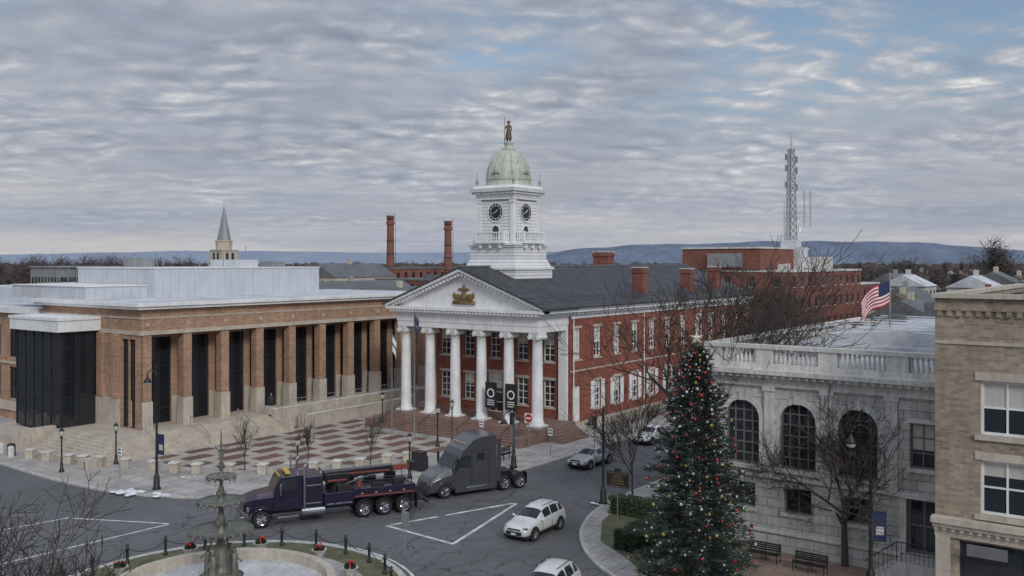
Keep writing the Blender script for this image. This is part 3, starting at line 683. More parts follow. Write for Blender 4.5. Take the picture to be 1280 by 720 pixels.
def tan():
    P=group('tan_brick_commercial_building',(52,0,0),absm=True)
    X=45.2; b=G();gl=G();fr=G();t=G();bl=G();dk=G()
    w=[]
    for k in range(5):
        y1=7.75-k*3.6
        for z0,z1 in ((8.4,10.8),(4.9,7.3)): w.append((y1-2.1,y1,z0,z1))
    ops=w+[(.9,8.6,.6,3.6),(-6,.0,.6,3.6)]
    wall(b,'x',X,-12,9.6,0,14.1,ops,.3)
    for o in w:
        window(gl,fr,'x',X,*o,.25,1,1,.12,bl,random.choice([.3,.5,.55]))
        bx(t,'x',X,o[0]-.2,o[1]+.2,o[2]-.22,o[2]-.003,-.12,.02); bx(t,'x',X,o[0]-.2,o[1]+.2,o[3]+.003,o[3]+.35,-.05,.02)
    for o in ops[-2:]: window(gl,dk,'x',X,*o,.28,2,0,.12)
    t.box(X-.35,-12,4.15,X-.003,9.65,4.35); t.box(X-.5,-12,4.35,X-.003,9.7,4.6); t.box(X-.12,-12,3.7,X-.003,9.6,4.15)
    for i in range(60): t.box(X-.3,-11.8+i*.36,4.0,X-.124,-11.65+i*.36,4.148)
    for y in (9.25,.45): t.box(X-.15,y-.3,0,X-.003,y+.3,3.7)
    bx(t,'x',X,-12,9.6,12.35,12.5,-.06,-.003)
    for i in range(54): bx(b,'x',X,-11.9+i*.4,-11.7+i*.4,13.6,13.85,-.1,-.003)
    b.box(X-.12,-12,13.85,X-.003,9.62,14.1); 
    b.box(X+.31,9.57,0,70,9.6,14.1); b.box(X,-12,14.1,X+.4,9.6,14.4); b.box(X+.4,9.2,14.1,70,9.6,14.4)
    t.box(X-.2,-12,14.4,X+.5,9.7,14.6); t.box(X+.5,9.1,14.4,70,9.7,14.6)
    r=G(); r.box(X+.4,-12,13.6,70,9.2,14.0); make('flat_roof',r,M['roofg'],P)
    sg=G(); sg.box(X-.5,6.6,3.1,X-.42,8.2,3.6)
    make('shop_sign',sg,M['roofg'],P)
    make('brick_walls',b,M['tanbrick'],P); make('window_glass',gl,M['glass'],P); make('window_frames',fr,M['white'],P); make('stone_trim',t,M['beige'],P); make('blinds',bl,M['blind'],P); make('shopfront_frames',dk,M['mull'],P)
tan()
# ------------------------------------------------------------------ generic background buildings
def simple_building(name,x0,y0,x1,y1,h,wm,rm,storeys=2,gable=False,wc=None,sp=3.0):
    P=group(name,((x0+x1)/2,(y0+y1)/2,0),absm=True)
    b=G(); b.box(x0,y0,0,x1,y1,h); 
    gl=G();fr=G();fh=h/storeys
    for k in range(storeys):
        z0=k*fh+fh*.33; z1=k*fh+fh*.8
        n=max(1,int((x1-x0)/sp))
        for i in range(n):
            a=x0+(i+.5)*(x1-x0)/n; gl.box(a-.5,y0-.03,z0,a+.5,y0-.002,z1); fr.box(a-.6,y0-.08,z0-.15,a+.6,y0-.004,z0-.002)
        n=max(1,int((y1-y0)/sp))
        for i in range(n):
            a=y0+(i+.5)*(y1-y0)/n; gl.box(x0-.03,a-.5,z0,x0-.002,a+.5,z1); fr.box(x0-.08,a-.6,z0-.15,x0-.004,a+.6,z0-.002)
    r=G()
    if gable:
        if (x1-x0)>(y1-y0):
            c=(y0+y1)/2; rise=(y1-y0)*.27; r.prof_x([(y0-.3,h),(y1+.3,h),(c,h+rise)],x0-.3,x1+.3)
        else:
            c=(x0+x1)/2; rise=(x1-x0)*.27; r.prof_y([(x0-.3,h),(x1+.3,h),(c,h+rise)],y0-.3,y1+.3)
        b.box((x0+x1)/2-.4,(y0+y1)/2-.4,h,(x0+x1)/2+.4,(y0+y1)/2+.4,h+rise+1)
    else:
        r.box(x0-.15,y0-.15,h,x1+.15,y1+.15,h+.35); r.box(x0+1,y0+1,h+.35,x0+2.5,y0+2.5,h+1.4); r.box((x0+x1)/2,(y0+y1)/2,h+.35,(x0+x1)/2+2,(y0+y1)/2+1.4,h+1.1)
    make('walls',b,wm,P); make('windows',gl,M['glass'],P); make('sills',fr,M['stonetrim'],P); make('roof',r,rm,P)
    return P
wh=mat('pale_render',(.5,.49,.46),amt=.2); cream=mat('cream_siding',(.5,.46,.36),amt=.2); gs=mat('grey_siding',(.3,.32,.34),amt=.2); rr_=mat('brown_shingles',(.12,.09,.075),amt=.3)
def bldg_cam(name,e,n,w,d,h,*a,**k):  # building placed by camera-relative right and depth offsets
    x,y=S(e,n); simple_building(name,x-w/2,y-d/2,x+w/2,y+d/2,h,*a,**k)
P=simple_building('brick_office_building',147.4,53,186,66,14.4,M['farbrick'],M['stonetrim'],4,sp=3.4)
g=G(); g.box(147,58,14.8,170,72,18.3); make('upper_block',g,M['farbrick'],P)
g=G(); g.box(146.8,57.8,18.3,170.2,72.2,18.6); g.box(165,54,14.8,172,57.7,17); make('upper_coping',g,M['stonetrim'],P)
g=G(); g.box(146.2,61,15.2,146.98,67,17.5); make('louvres',g,M['grey'],P)
def mast():
    x,y=S(50.5,168); P=group('radio_mast',(x,y,0))
    g=G(); z0,z1=18.6,36.5
    def w(z): return 1.15-.5*(z-z0)/(z1-z0)
    def c(k,z): a=2*math.pi*k/3+.5; return (w(z)*math.cos(a),w(z)*math.sin(a),z)
    n=14
    for i in range(n):
        za=z0+(z1-z0)*i/n; zb=z0+(z1-z0)*(i+1)/n
        for k in range(3):
            g.tube(c(k,za),c(k,zb),.1,.1,5); g.tube(c(k,za),c((k+1)%3,zb),.06,.06,4); g.tube(c((k+1)%3,za),c(k,zb),.06,.06,4); g.tube(c(k,zb),c((k+1)%3,zb),.055,.055,4)
    g.tube((0,0,z1),(0,0,39.6),.07,.04,5); g.tube((.5,0,z1-1),(.5,0,38.5),.04,.04,5)
    for zz,L in ((24.2,3.6),(25,2.6)): g.tube((0,0,zz),(L*cA,-L*sA,zz),.08,.08,4)
    for L in (3.5,2.4): g.tube((L*cA,-L*sA,22.5),(L*cA,-L*sA,29),.08,.08,5)
    g.tube((-1.2,.8,20),(-1.2,.8,27),.07,.07,5); g.tube((-1.2,.8,24),(0,0,24),.05,.05,4)
    for zz in (29,32,34): g.box(.6,-.9,zz,.9,-.6,zz+1.2); g.box(-.9,.5,zz+.5,-.6,.8,zz+1.6)
    make('lattice',g,M['grey'],P)
    g=G(); g.lathe([(0,.15),(.45,.1),(.7,-.1)],(1.1,-1.2,22.3),14,'y'); g.lathe([(0,.15),(.4,.1),(.6,-.1)],(1.0,-.8,23.8),14,'y'); make('dishes',g,M['white'],P,smooth=True)
    g=G(); g.box(-1.4,-1.4,16.5,1.4,1.4,20); g.box(-2.5,-2.5,0,1.5,2.5,18.7); make('equipment_cabin',g,M['roofw'],P)
mast()
for px,top,zz in ((488,29.2,262),(560,27.4,255)):
    x,y=S((px-640)*zz/1160,zz); P=group('brick_chimney_stack',(x,y,0)); g=G()
    g.lathe([(1.35,0),(.95,top-3),(.95,top-2.6),(1.2,top-2.4),(1.2,top-1.7),(.95,top-1.5),(.95,top-.6),(1.15,top-.4),(1.15,top),(0,top)],(0,0,0),14); make('stack',g,M['farbrick'],P,smooth=False)
    g=G(); g.lathe([(1.22,top-1),(1.22,top-.8),(1.0,top-.78)],(0,0,0),14); g.tube((1.3,-1,0),(1.1,-.8,top+1),.06,.05,4)
    for q in range(6): g.lathe([(1.36-.4*(q+1)/8+.03,top*(q+1)/8),(1.36-.4*(q+1)/8+.03,top*(q+1)/8+.25)],(0,0,0),14)
    make('bands',g,M['mull'],P)
def church():
    zz=255; x,y=S((280-640)*zz/1160,zz); P=group('church',(x,y,0)); w=G();r=G();d=G()
    w.box(-3,-3,0,3,3,16); w.box(-2.6,-2.6,16,2.6,2.6,19.2); w.box(-3.1,-3.1,15.8,3.1,3.1,16.2); w.box(-2.8,-2.8,19.2,2.8,2.8,19.5)
    w.lathe([(2.2,19.5),(2.2,21.6),(2.4,21.7),(2.4,22)],(0,0,0),8)
    r.lathe([(1.9,22),(1.1,26),(.06,31.6),(.03,33)],(0,0,0),8)
    for s in (-.9,.9): d.box(s-.4,-2.66,16.8,s+.4,-2.602,18.6); d.box(-2.66,s-.4,16.8,-2.602,s+.4,18.6)
    w.box(3,-5,0,22,5,8); r.prof_x([(-5.3,8),(5.3,8),(0,12)],3,22.3)
    make('walls',w,cream,P); make('spire',r,M['grey'],P); make('louvres',d,M['mull'],P)
church()
bldg_cam('brick_factory',-30,272,46,20,14.2,M['farbrick'],M['roofg'],3)
bldg_cam('brick_factory',-58,262,26,14,14.2,M['farbrick'],M['roofg'],3)
bldg_cam('warehouse',-33,190,30,12,9,gs,M['roofg'],2,gable=True)
bldg_cam('warehouse',-20,165,18,10,9,cream,M['roofg'],2,gable=True)
bldg_cam('white_building',-30,140,14,10,9.5,wh,M['roofw'],3)
bldg_cam('brick_factory',-18,215,22,16,12,M['farbrick'],M['roofg'],3)
bldg_cam('office_building',-75,185,34,22,10,wh,M['roofw'],3)
bldg_cam('office_building',-92,215,24,22,11,cream,M['roofw'],3)
bldg_cam('town_building',-40,228,20,12,12.5,cream,M['roofg'],3,gable=True)
bldg_cam('town_building',-48,200,16,12,9,M['farbrick'],M['roofw'],2)
hs=[wh,cream,gs,M['farbrick'],M['farbrick'],wh]
for (e,n,w,d,h,m,ga) in ((48,108,12,12,8,wh,False),(60,112,12,12,7,gs,True),(70,118,13,12,7.6,M['farbrick'],False),(58,135,12,10,8,cream,True),(72,140,12,10,8,wh,True),(84,135,14,14,8.5,M['farbrick'],False),(90,160,14,10,8.5,wh,True),(70,165,12,10,9,gs,True),(84,185,20,14,9.5,wh,False),(105,190,14,11,9.5,M['farbrick'],True),(95,230,18,12,10,gs,True),(75,215,20,14,11,M['farbrick'],False),(66,90,12,10,7.5,M['farbrick'],False),(80,100,14,12,7,wh,False),(125,220,18,12,10,wh,True),(64,152,10,9,8.5,cream,True),(78,152,11,9,9,M['farbrick'],True),(100,172,12,10,9,cream,True),(112,205,14,10,10.5,wh,True),(88,205,12,10,10,M['farbrick'],True),(56,122,9,9,8,M['farbrick'],False),(96,146,12,10,8,gs,False),(84,168,9,8,11.5,wh,True),(97,186,9,8,12,cream,True),(76,178,9,8,11.5,wh,True)):
    bldg_cam('town_building',e,n,w,d,h,m,M['roofg'] if R()<.6 else rr_ if R()<.5 else M['roofw'],3 if h>9.2 else 2,gable=ga)
rs=random.Random(5)
for i in range(90):
    n=rs.uniform(240,800); e=rs.uniform(-.62,.62)*n
    if -75<e<-5 and n<300: continue
    bldg_cam('house',e,n,rs.uniform(9,16),rs.uniform(8,11),rs.uniform(6.5,9.5),rs.choice(hs),rs.choice([M['roofg'],rr_,M['roofw'],M['roofg']]),2,gable=rs.random()<.7)
def hills(name,dist,base,amp,a0,a1,seed,m):
    g=G(); n=160; prev=None
    for i in range(n+1):
        t=i/n; a=a0+(a1-a0)*t
        e=dist*math.tan(math.radians(a)); 
        h=base+amp*(mnoise.noise(Vector((t*4+seed,0,0)))*.8+mnoise.noise(Vector((t*14+seed,3,0)))*.25+mnoise.noise(Vector((t*45+seed,3,0)))*.06)
        h*=min(1,max(0.02,math.sin(math.pi*t)**.5*1.15))
        x,y=S(e,dist); x2,y2=S(e*1.15,dist*1.3)
        cur=[(x,y,-5),(x*1.03,y*1.03,h*.6),(x*1.06,y*1.06,h),(x2,y2,-5)]
        if prev: g.add(prev+cur,[(0,4,5,1),(1,5,6,2),(2,6,7,3)])
        prev=cur
    make(name,g,m,smooth=True)
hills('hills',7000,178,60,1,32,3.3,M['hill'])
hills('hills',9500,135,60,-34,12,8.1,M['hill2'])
def far_trees():
    g=G(); rr=random.Random(3)
    def tree(e,n,h):
        x,y=S(e,n); cr=h*.38; k=rr.uniform(.8,1.1)
        g.tube((x,y,0),(x,y,h*.5),h*.015,h*.01,4,False)
        for i in range(80):
            a=rr.uniform(0,6.283); ph=rr.uniform(.05,1.35); L=cr*rr.uniform(.5,1.15)*k
            bx_=h*rr.uniform(.3,.6); p=Vector((x,y,bx_)); q=p+Vector((math.cos(a)*math.sin(ph)*L,math.sin(a)*math.sin(ph)*L,math.cos(ph)*(h-bx_)*rr.uniform(.6,1)))
            s=Vector((-math.sin(a),math.cos(a),0))*h*.0065
            g.add([p-s,p+s,q],[(0,1,2)])
            for j in range(4):
                t=rr.uniform(.4,.98); c=p.lerp(q,t); d=Vector((rr.uniform(-1,1),rr.uniform(-1,1),rr.uniform(.1,1)))*h*.11
                o=d.orthogonal().normalized()*h*.0055; g.add([c-o,c+o,c+d],[(0,1,2)])
    for i in range(380):
        n=rr.uniform(230,1000); e=rr.uniform(-.62,.62)*n
        if -60<e<-10 and n<290: continue
        tree(e,n,rr.uniform(9,15)*(1+n/3000))
    for i in range(80):
        n=rr.uniform(250,420); e=-rr.uniform(.34,.62)*n; tree(e,n,rr.uniform(13,19)+n*.003)
    for i in range(50):
        n=rr.uniform(230,400); e=rr.uniform(.34,.62)*n; tree(e,n,rr.uniform(12,18))
    for i in range(14):
        n=rr.uniform(110,200); e=rr.uniform(.38,.56)*n; tree(e,n,rr.uniform(9,13))
    for i in range(10):
        n=rr.uniform(150,230); e=rr.uniform(.05,.2)*n; tree(e,n,rr.uniform(12,15))
    for (e,n,h) in ((143,275,25),(150,285,22),(128,300,19),(-12,230,14)): tree(e,n,h); tree(e+1,n+1,h*.95)
    make('distant_trees',g,M['twig'])
    g=G()
    for i in range(900):
        n=rr.uniform(700,2600); e=rr.uniform(-.6,.6)*n; x,y=S(e,n); s=rr.uniform(4,8)
        for k in range(5):
            g.ball((x+rr.uniform(-9,9),y+rr.uniform(-9,9),rr.uniform(2,8)+n*.001),s*rr.uniform(.5,1),5,4,(1.2,1.2,rr.uniform(.6,1.1)))
    make('distant_treeline',g,M['twig'])
far_trees()
# ------------------------------------------------------------------ bare trees
def bare_tree(name,x,y,h,spread=.5,seed=1,levels=5,r0=None,trunk=.28,minr=.018,dec=.66):
    rr=random.Random(seed); g=G(); P=group(name,(x,y,.1)); r0=r0 or h*.019
    def grow(p,d,L,r,lv):
        nseg=3 if lv<3 else 2; pts=[p]; dd=d.copy(); rad=[r]
        for i in range(nseg):
            dd=(dd+Vector((rr.uniform(-1,1),rr.uniform(-1,1),rr.uniform(-.4,.7)))*(.12+.04*lv)*(.3 if lv==0 else 1)).normalized()
            pts.append(pts[-1]+dd*L/nseg); rad.append(max(r*(1-.45*(i+1)/nseg),minr*.7))
        sides=7 if r>.1 else (5 if r>.04 else 3)
        for i in range(nseg): g.tube(pts[i],pts[i+1],max(rad[i],minr*.8),rad[i+1],sides,False)
        if lv>=levels: return
        nc={0:7,1:6,2:5,3:4,4:3}.get(lv,3)
        for c in range(nc):
            t=rr.uniform(.25,1) if lv>0 else rr.uniform(.6,1)
            if c==0: t=1
            k=min(int(t*nseg),nseg-1); f=t*nseg-k; q=pts[k].lerp(pts[k+1],f); rad_=rad[k]*(1-f)+rad[k+1]*f
            ang=rr.uniform(.35,.95)*(spread/.5) if c else rr.uniform(.05,.3)
            o=dd.orthogonal().normalized(); o.rotate(Matrix.Rotation(rr.uniform(0,6.283),3,dd))
            nd=(dd*math.cos(ang)+o*math.sin(ang)); nd.z+=.12; nd.normalize()
            grow(q,nd,L*(dec if lv else .95)*rr.uniform(.75,1.15),rad_*rr.uniform(.55,.75),lv+1)
    grow(Vector((0,0,0)),Vector((0,0,1)),h*trunk,r0,0)
    make('trunk_and_branches',g,M['bark'],P,smooth=True)
    return P
x,y=S(12.6,60); bare_tree('bare_tree',x,y,19,.6,11,5,.34,.34,.026)
x,y=S(17.4,48.5); bare_tree('bare_tree',x,y,12,.66,5,5,.2,.28,.018)
x,y=S(14.6,53); bare_tree('bare_tree',x,y,9.5,.42,9,4,.1,.36,.016)
x,y=S(8.0,61.5); bare_tree('bare_tree',x,y,7.6,.42,21,4,.09,.36,.016)
x,y=S(-17.4,29.5); bare_tree('bare_tree',x,y,10.2,.75,31,5,.18,.3,.019)
for i,(px,py) in enumerate(((306,590),(385,590),(463,585))):
    zz=18560/(py-328); x,y=S((px-640)*zz/1160,zz); bare_tree('young_tree',x,y,3.9,.36,40+i,3,.05,.4,.013,.62)
x,y=S(24,88); bare_tree('bare_tree',x,y,14,.55,61,5,.25,.34,.03)
x,y=S(36,125); bare_tree('bare_tree',x,y,14,.55,62,4,.2,.34,.03)
# ------------------------------------------------------------------ Christmas tree
def xmas():
    x,y=S(8.95,45); P=group('christmas_tree',(x,y,.1)); rr=random.Random(2)
    H=12.0; a=G();b=G();tw=G()
    tw.tube((0,0,0),(0,0,H),.2,.03,8)
    orn=[G() for _ in range(3)]; lit=G()
    nb=470
    for i in range(nb):
        t=((i+.5)/nb)**1.12; z=.5+(H-.7)*t; ang=i*2.39996+rr.uniform(-.2,.2)
        Rm=(3.0*(1-t)**.66+.1)*rr.uniform(.6,1.17); 
        up=.1+.9*t
        p0=Vector((0,0,z)); d=Vector((math.cos(ang),math.sin(ang),up*.45-.15)); side=Vector((-math.sin(ang),math.cos(ang),0))
        tip=p0+d*Rm+Vector((0,0,.12*Rm)); 
        tw.tube(p0,tip,.03,.008,3,False)
        nt_=int(22+54*Rm/3)
        for k in range(nt_):
            s=rr.uniform(.12,1)**.65; wdt=(1-s)*.5*Rm*.5+.08; o=rr.uniform(-1,1)*wdt
            c=p0.lerp(tip,s)+side*o+Vector((0,0,rr.uniform(-.12,.08)-abs(o)*.15))
            dirv=(d*.8+side*(o/max(wdt,.01))*.9+Vector((rr.uniform(-.3,.3),rr.uniform(-.3,.3),rr.uniform(-.35,.35)))).normalized()
            L=rr.uniform(.14,.3); wv=dirv.cross(Vector((rr.uniform(-1,1),rr.uniform(-1,1),rr.uniform(-1,1)))).normalized()*rr.uniform(.018,.04)
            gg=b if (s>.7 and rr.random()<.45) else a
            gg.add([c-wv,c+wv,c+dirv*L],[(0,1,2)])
            w2=wv.cross(dirv); c2=c+dirv*.05; gg.add([c2-w2,c2+w2,c2+dirv*L*.8-Vector((0,0,.03))],[(0,1,2)])
        if rr.random()<.75:
            orn[rr.choice([0,0,1,2,2])].ball(tip*1.0+Vector((0,0,-.08))+d*.05,rr.uniform(.05,.085),6,4)
        if rr.random()<.7:
            q=p0.lerp(tip,.85); lit.ball(q+side*rr.uniform(-.2,.2),.035,5,3)
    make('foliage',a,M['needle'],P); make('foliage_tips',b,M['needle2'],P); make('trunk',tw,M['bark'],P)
    for g_,c,n_ in zip(orn,((.5,.04,.03),(.5,.34,.1),(.5,.53,.58)),('red_baubles','gold_baubles','silver_baubles')): make(n_,g_,mat(n_,c,rough=.3,metal=.3,amt=.05),P,smooth=True)
    make('light_bulbs',lit,M['white'],P,smooth=True)
    s=G()
    for k in range(10):
        a0=math.pi*2*k/10; a1=math.pi*2*(k+1)/10; r0=.36 if k%2==0 else .12; r1=.12 if k%2==0 else .36
        for sg in (-.08,.08):
            q=lambda r,an:(cA*r*math.sin(an),-sA*r*math.sin(an),H+.25+r*math.cos(an))
            s.add([(sA*sg,cA*sg,H+.25),q(r0,a0),q(r1,a1)],[(0,1,2)])
    make('star',s,mat('star',(.65,.6,.48),rough=.4,amt=.05),P)
xmas()
def hedge(x0,y0,x1,y1,h):
    P=group('hedge',((x0+x1)/2,(y0+y1)/2,.13),absm=True); g=G(); rr=random.Random(int(x0*10))
    n=int((x1-x0)*(y1-y0)*520)
    for i in range(n):
        x=rr.uniform(x0,x1);y=rr.uniform(y0,y1);z=rr.uniform(.05,h)
        f=rr.random()
        if f<.5: z=h+rr.uniform(-.1,.08)+.06*math.sin(x*3)
        elif f<.75: x=x0+rr.uniform(-.05,.1)
        else: y=y0+rr.uniform(-.05,.1)
        p=Vector((x,y,z+.13)); a=Vector((rr.uniform(-1,1),rr.uniform(-1,1),rr.uniform(-1,1))).normalized()*.09; b=a.orthogonal().normalized()*.05
        g.add([p-a,p+b,p+a,p-b],[(0,1,2,3)])
    g.box(x0+.1,y0+.1,.1,x1-.1,y1-.1,h*.9+.1)
    make('leaves',g,M['hedge'],P)
hedge(44.6,24.6,51,26,1.0); hedge(50.8,26.2,52.2,30,1.0); hedge(45,21.8,48.5,22.8,.8)
g=G(); g.prism([(43.6,24.6),(45.5,27.4),(49,29.4),(52.6,30.3),(52.6,20.5),(42,18),(41,21.5)],.1,.15); make('planting_bed',g,M['grass'])
# ------------------------------------------------------------------ street furniture
def lamp_tall(x,y,h=8.6,banner=True,face=0):
    P=group('street_lamp',(x,y,.1),face); g=G()
    g.lathe([(.28,0),(.3,.1),(.22,.25),(.2,.9),(.14,1.05),(.1,1.2),(.08,4),(.07,h-.6),(.1,h-.55),(.06,h-.4),(.05,h),(.09,h+.06),(0,h+.2)],(0,0,0),12)
    for i in range(6):
        a=math.pi*i/6; b=math.pi*(i+1)/6; g.tube((.45-.45*math.cos(a),0,h-.6+.45*math.sin(a)),(.45-.45*math.cos(b),0,h-.6+.45*math.sin(b)),.04,.035,6)
    g.lathe([(.05,0),(.09,-.1),(.22,-.3),(.3,-.42),(.26,-.45)],(.9,0,h-.6),12); make('pole',g,M['black'],P,smooth=True)
    l=G(); l.lathe([(.24,-.44),(.2,-.6),(0,-.68)],(.9,0,h-.6),12); make('lens',l,M['blind'],P,smooth=True)
    if banner:
        b=G(); b.tube((0,0,3.9),(-.75,0,3.9),.02,.02,5); b.tube((0,0,2.5),(-.75,0,2.5),.02,.02,5); b.box(-.72,-.01,2.5,-.12,.01,3.88); make('banner',b,M['flag_b'],P)
        b=G(); b.box(-.6,-.02,2.8,-.24,-.012,3.2); b.box(-.6,-.02,3.4,-.24,-.012,3.5); b.box(-.6,.012,2.8,-.24,.02,3.2); make('banner_print',b,M['blind'],P)
def lamp_post(x,y,h=3.4,m='black'):
    P=group('lamp_post',(x,y,.1)); g=G()
    g.lathe([(.2,0),(.2,.15),(.12,.3),(.1,.7),(.06,.85),(.05,h-.5),(.1,h-.45),(.06,h-.35),(.12,h-.3),(.12,h-.25)],(0,0,0),10); g.lathe([(.22,h+.12),(.12,h+.3),(.03,h+.35),(0,h+.48)],(0,0,0),10); make('post',g,M[m],P,smooth=True)
    g=G(); g.lathe([(.1,h-.26),(.2,h-.1),(.21,h+.12)],(0,0,0),10); make('globe',g,M['blind'],P,smooth=True)
def sg(px,py): zz=18560/(py-328); return S((px-640)*zz/1160,zz)
lamp_tall(37.4,58.6,8.5,True,math.radians(100))
lamp_tall(*sg(642,587),4.6,False,math.radians(160))
lamp_tall(*sg(754,632),6.2,False,math.radians(100))
lamp_tall(46.2,12.7,8.2,True,math.radians(115))
for px,py,h in ((77,592,3),(145,582,2.9),(512,600,3.0),(372,606,3.0),(547,560,3.2),(478,535,3.0)): lamp_post(*sg(px,py),h)
lamp_post(*sg(565,560),3.7,'gpost')
def flagpole(x,y,h,cols,fl=1.7,dirn=(1,-.3)):
    P=group('flagpole',(x,y,.1)); g=G(); g.lathe([(.16,0),(.16,.1),(.07,.15),(.04,h),(.08,h+.05),(0,h+.15)],(0,0,0),8); make('pole',g,M['mullg'],P,smooth=True)
    g=G(); n=10
    d=Vector((dirn[0],dirn[1],0)).normalized(); s=Vector((-d.y,d.x,0))
    def q(u,v): return tuple(d*(u*fl*.3)+s*(.12*math.sin(u*6+v*2)*u)+Vector((0,0,h-.1-v*fl*1.0-u*fl*.5)))
    for i in range(n):
        for j in range(6):
            g.cur=0 if j%3 else 1
            g.quad(q(i/n,j/6),q((i+1)/n,j/6),q((i+1)/n,(j+1)/6),q(i/n,(j+1)/6))
    make('flag',g,[M[c] for c in cols],P,smooth=True)
flagpole(*sg(518,553),11.6,['flag_b','roofg'],1.6); flagpole(*sg(490,545),9.6,['flag_w','roofg'],1.7)
def us_flag():
    P=group('american_flag',(62.6,16.0,10.3)); g=G(); g.tube((0,0,0),(0,0,4.9),.05,.035,8); g.ball((0,0,4.95),.09,8,5); make('pole',g,M['grey'],P,smooth=True)
    g=G(); L,Hh=2.4,1.5; nx=24
    def q(u,v):
        w=.16*math.sin(u*9+v*1.5)*u
        return (-cA*u*L*.76+sA*w,sA*u*L*.76+cA*w,4.6-v*Hh-u*u*1.0-.35*u-.12*math.sin(u*7))
    for i in range(nx):
        for j in range(13):
            g.cur=2 if (i/nx<.4 and j<7) else (0 if j%2==0 else 1)
            g.quad(q(i/nx,j/13),q((i+1)/nx,j/13),q((i+1)/nx,(j+1)/13),q(i/nx,(j+1)/13))
    make('flag',g,[M['flag_r'],M['flag_w'],M['flag_b']],P,smooth=True)
us_flag()
path=arc_pts([(37.2,76),(38.0,71.5),(39.0,68.8),(40.6,64),(42,60.5),(44.8,56.4),(47.6,53.9),(50.6,52),(54.4,50.6)],6)
for i,(x,y) in enumerate(path[::3]):
    P=group('stone_bollard',(x,y,.13),.5); g=G(); g.box(-.32,-.32,0,.32,.32,.7); make('block',g,M['beige'],P,bevel=.03); g=G(); g.box(-.38,-.38,.7,.38,.38,.8); make('cap',g,M['stonetrim'],P,bevel=.02)
for i in range(9):
    x,y=36.6+.2*math.sin(i),78+i*2.1; P=group('round_bollard',(x,y,.13)); g=G(); g.lathe([(.25,0),(.25,.75),(.2,.85),(0,.9)],(0,0,0),12); make('post',g,M['stonetrim'],P,smooth=True)
def planter(x,y,red=False):
    P=group('planter_urn',(x,y,.13)); g=G(); g.lathe([(.22,0),(.22,.08),(.1,.15),(.1,.3),(.3,.5),(.38,.72),(.42,.75),(.3,.72)],(0,0,0),14); make('urn',g,M['stonetrim'],P,smooth=True)
    g=G(); rr=random.Random(int(x*7))
    for i in range(260):
        a=Vector((rr.gauss(0,1),rr.gauss(0,1),abs(rr.gauss(0,1)))).normalized()*.33; o=a.orthogonal().normalized()*.05; g.add([a*.6+Vector((0,0,.7))-o,a*.6+Vector((0,0,.7))+o,a+Vector((0,0,.72))],[(0,1,2)])
    make('plants',g,M['hedge'],P)
    if red:
        g=G(); 
        for i in range(9): g.ball((rr.uniform(-.22,.22),rr.uniform(-.22,.22),.9+rr.uniform(-.05,.12)),.055,6,4)
        make('red_flowers',g,M['red'],P,smooth=True)
for a in (.0,.6,1.2,1.85,2.5,-.6): planter(FC[0]+6.1*math.cos(a),FC[1]+6.1*math.sin(a),True)
nb=24; pts=[]
for i in range(nb):
    a=2*math.pi*i/nb; x,y=FC[0]+8.0*math.cos(a),FC[1]+8.0*math.sin(a); pts.append((x,y))
    P=group('iron_bollard',(x,y,.14)); g=G(); g.lathe([(.12,0),(.12,.1),(.08,.16),(.07,.75),(.1,.8),(.1,.86),(.06,.9),(.09,1.0),(0,1.08)],(0,0,0),10); make('post',g,M['black'],P,smooth=True)
P=group('chain_fence',(FC[0],FC[1],0),absm=True); g=G()
for i in range(nb):
    a=pts[i];b=pts[(i+1)%nb]; pr=None
    for k in range(9):
        t=k/8; p=(a[0]+(b[0]-a[0])*t,a[1]+(b[1]-a[1])*t,.95-.35*(1-(2*t-1)**2))
        if pr: g.tube(pr,p,.02,.02,4,False)
        pr=p
make('chain',g,M['black'],P)
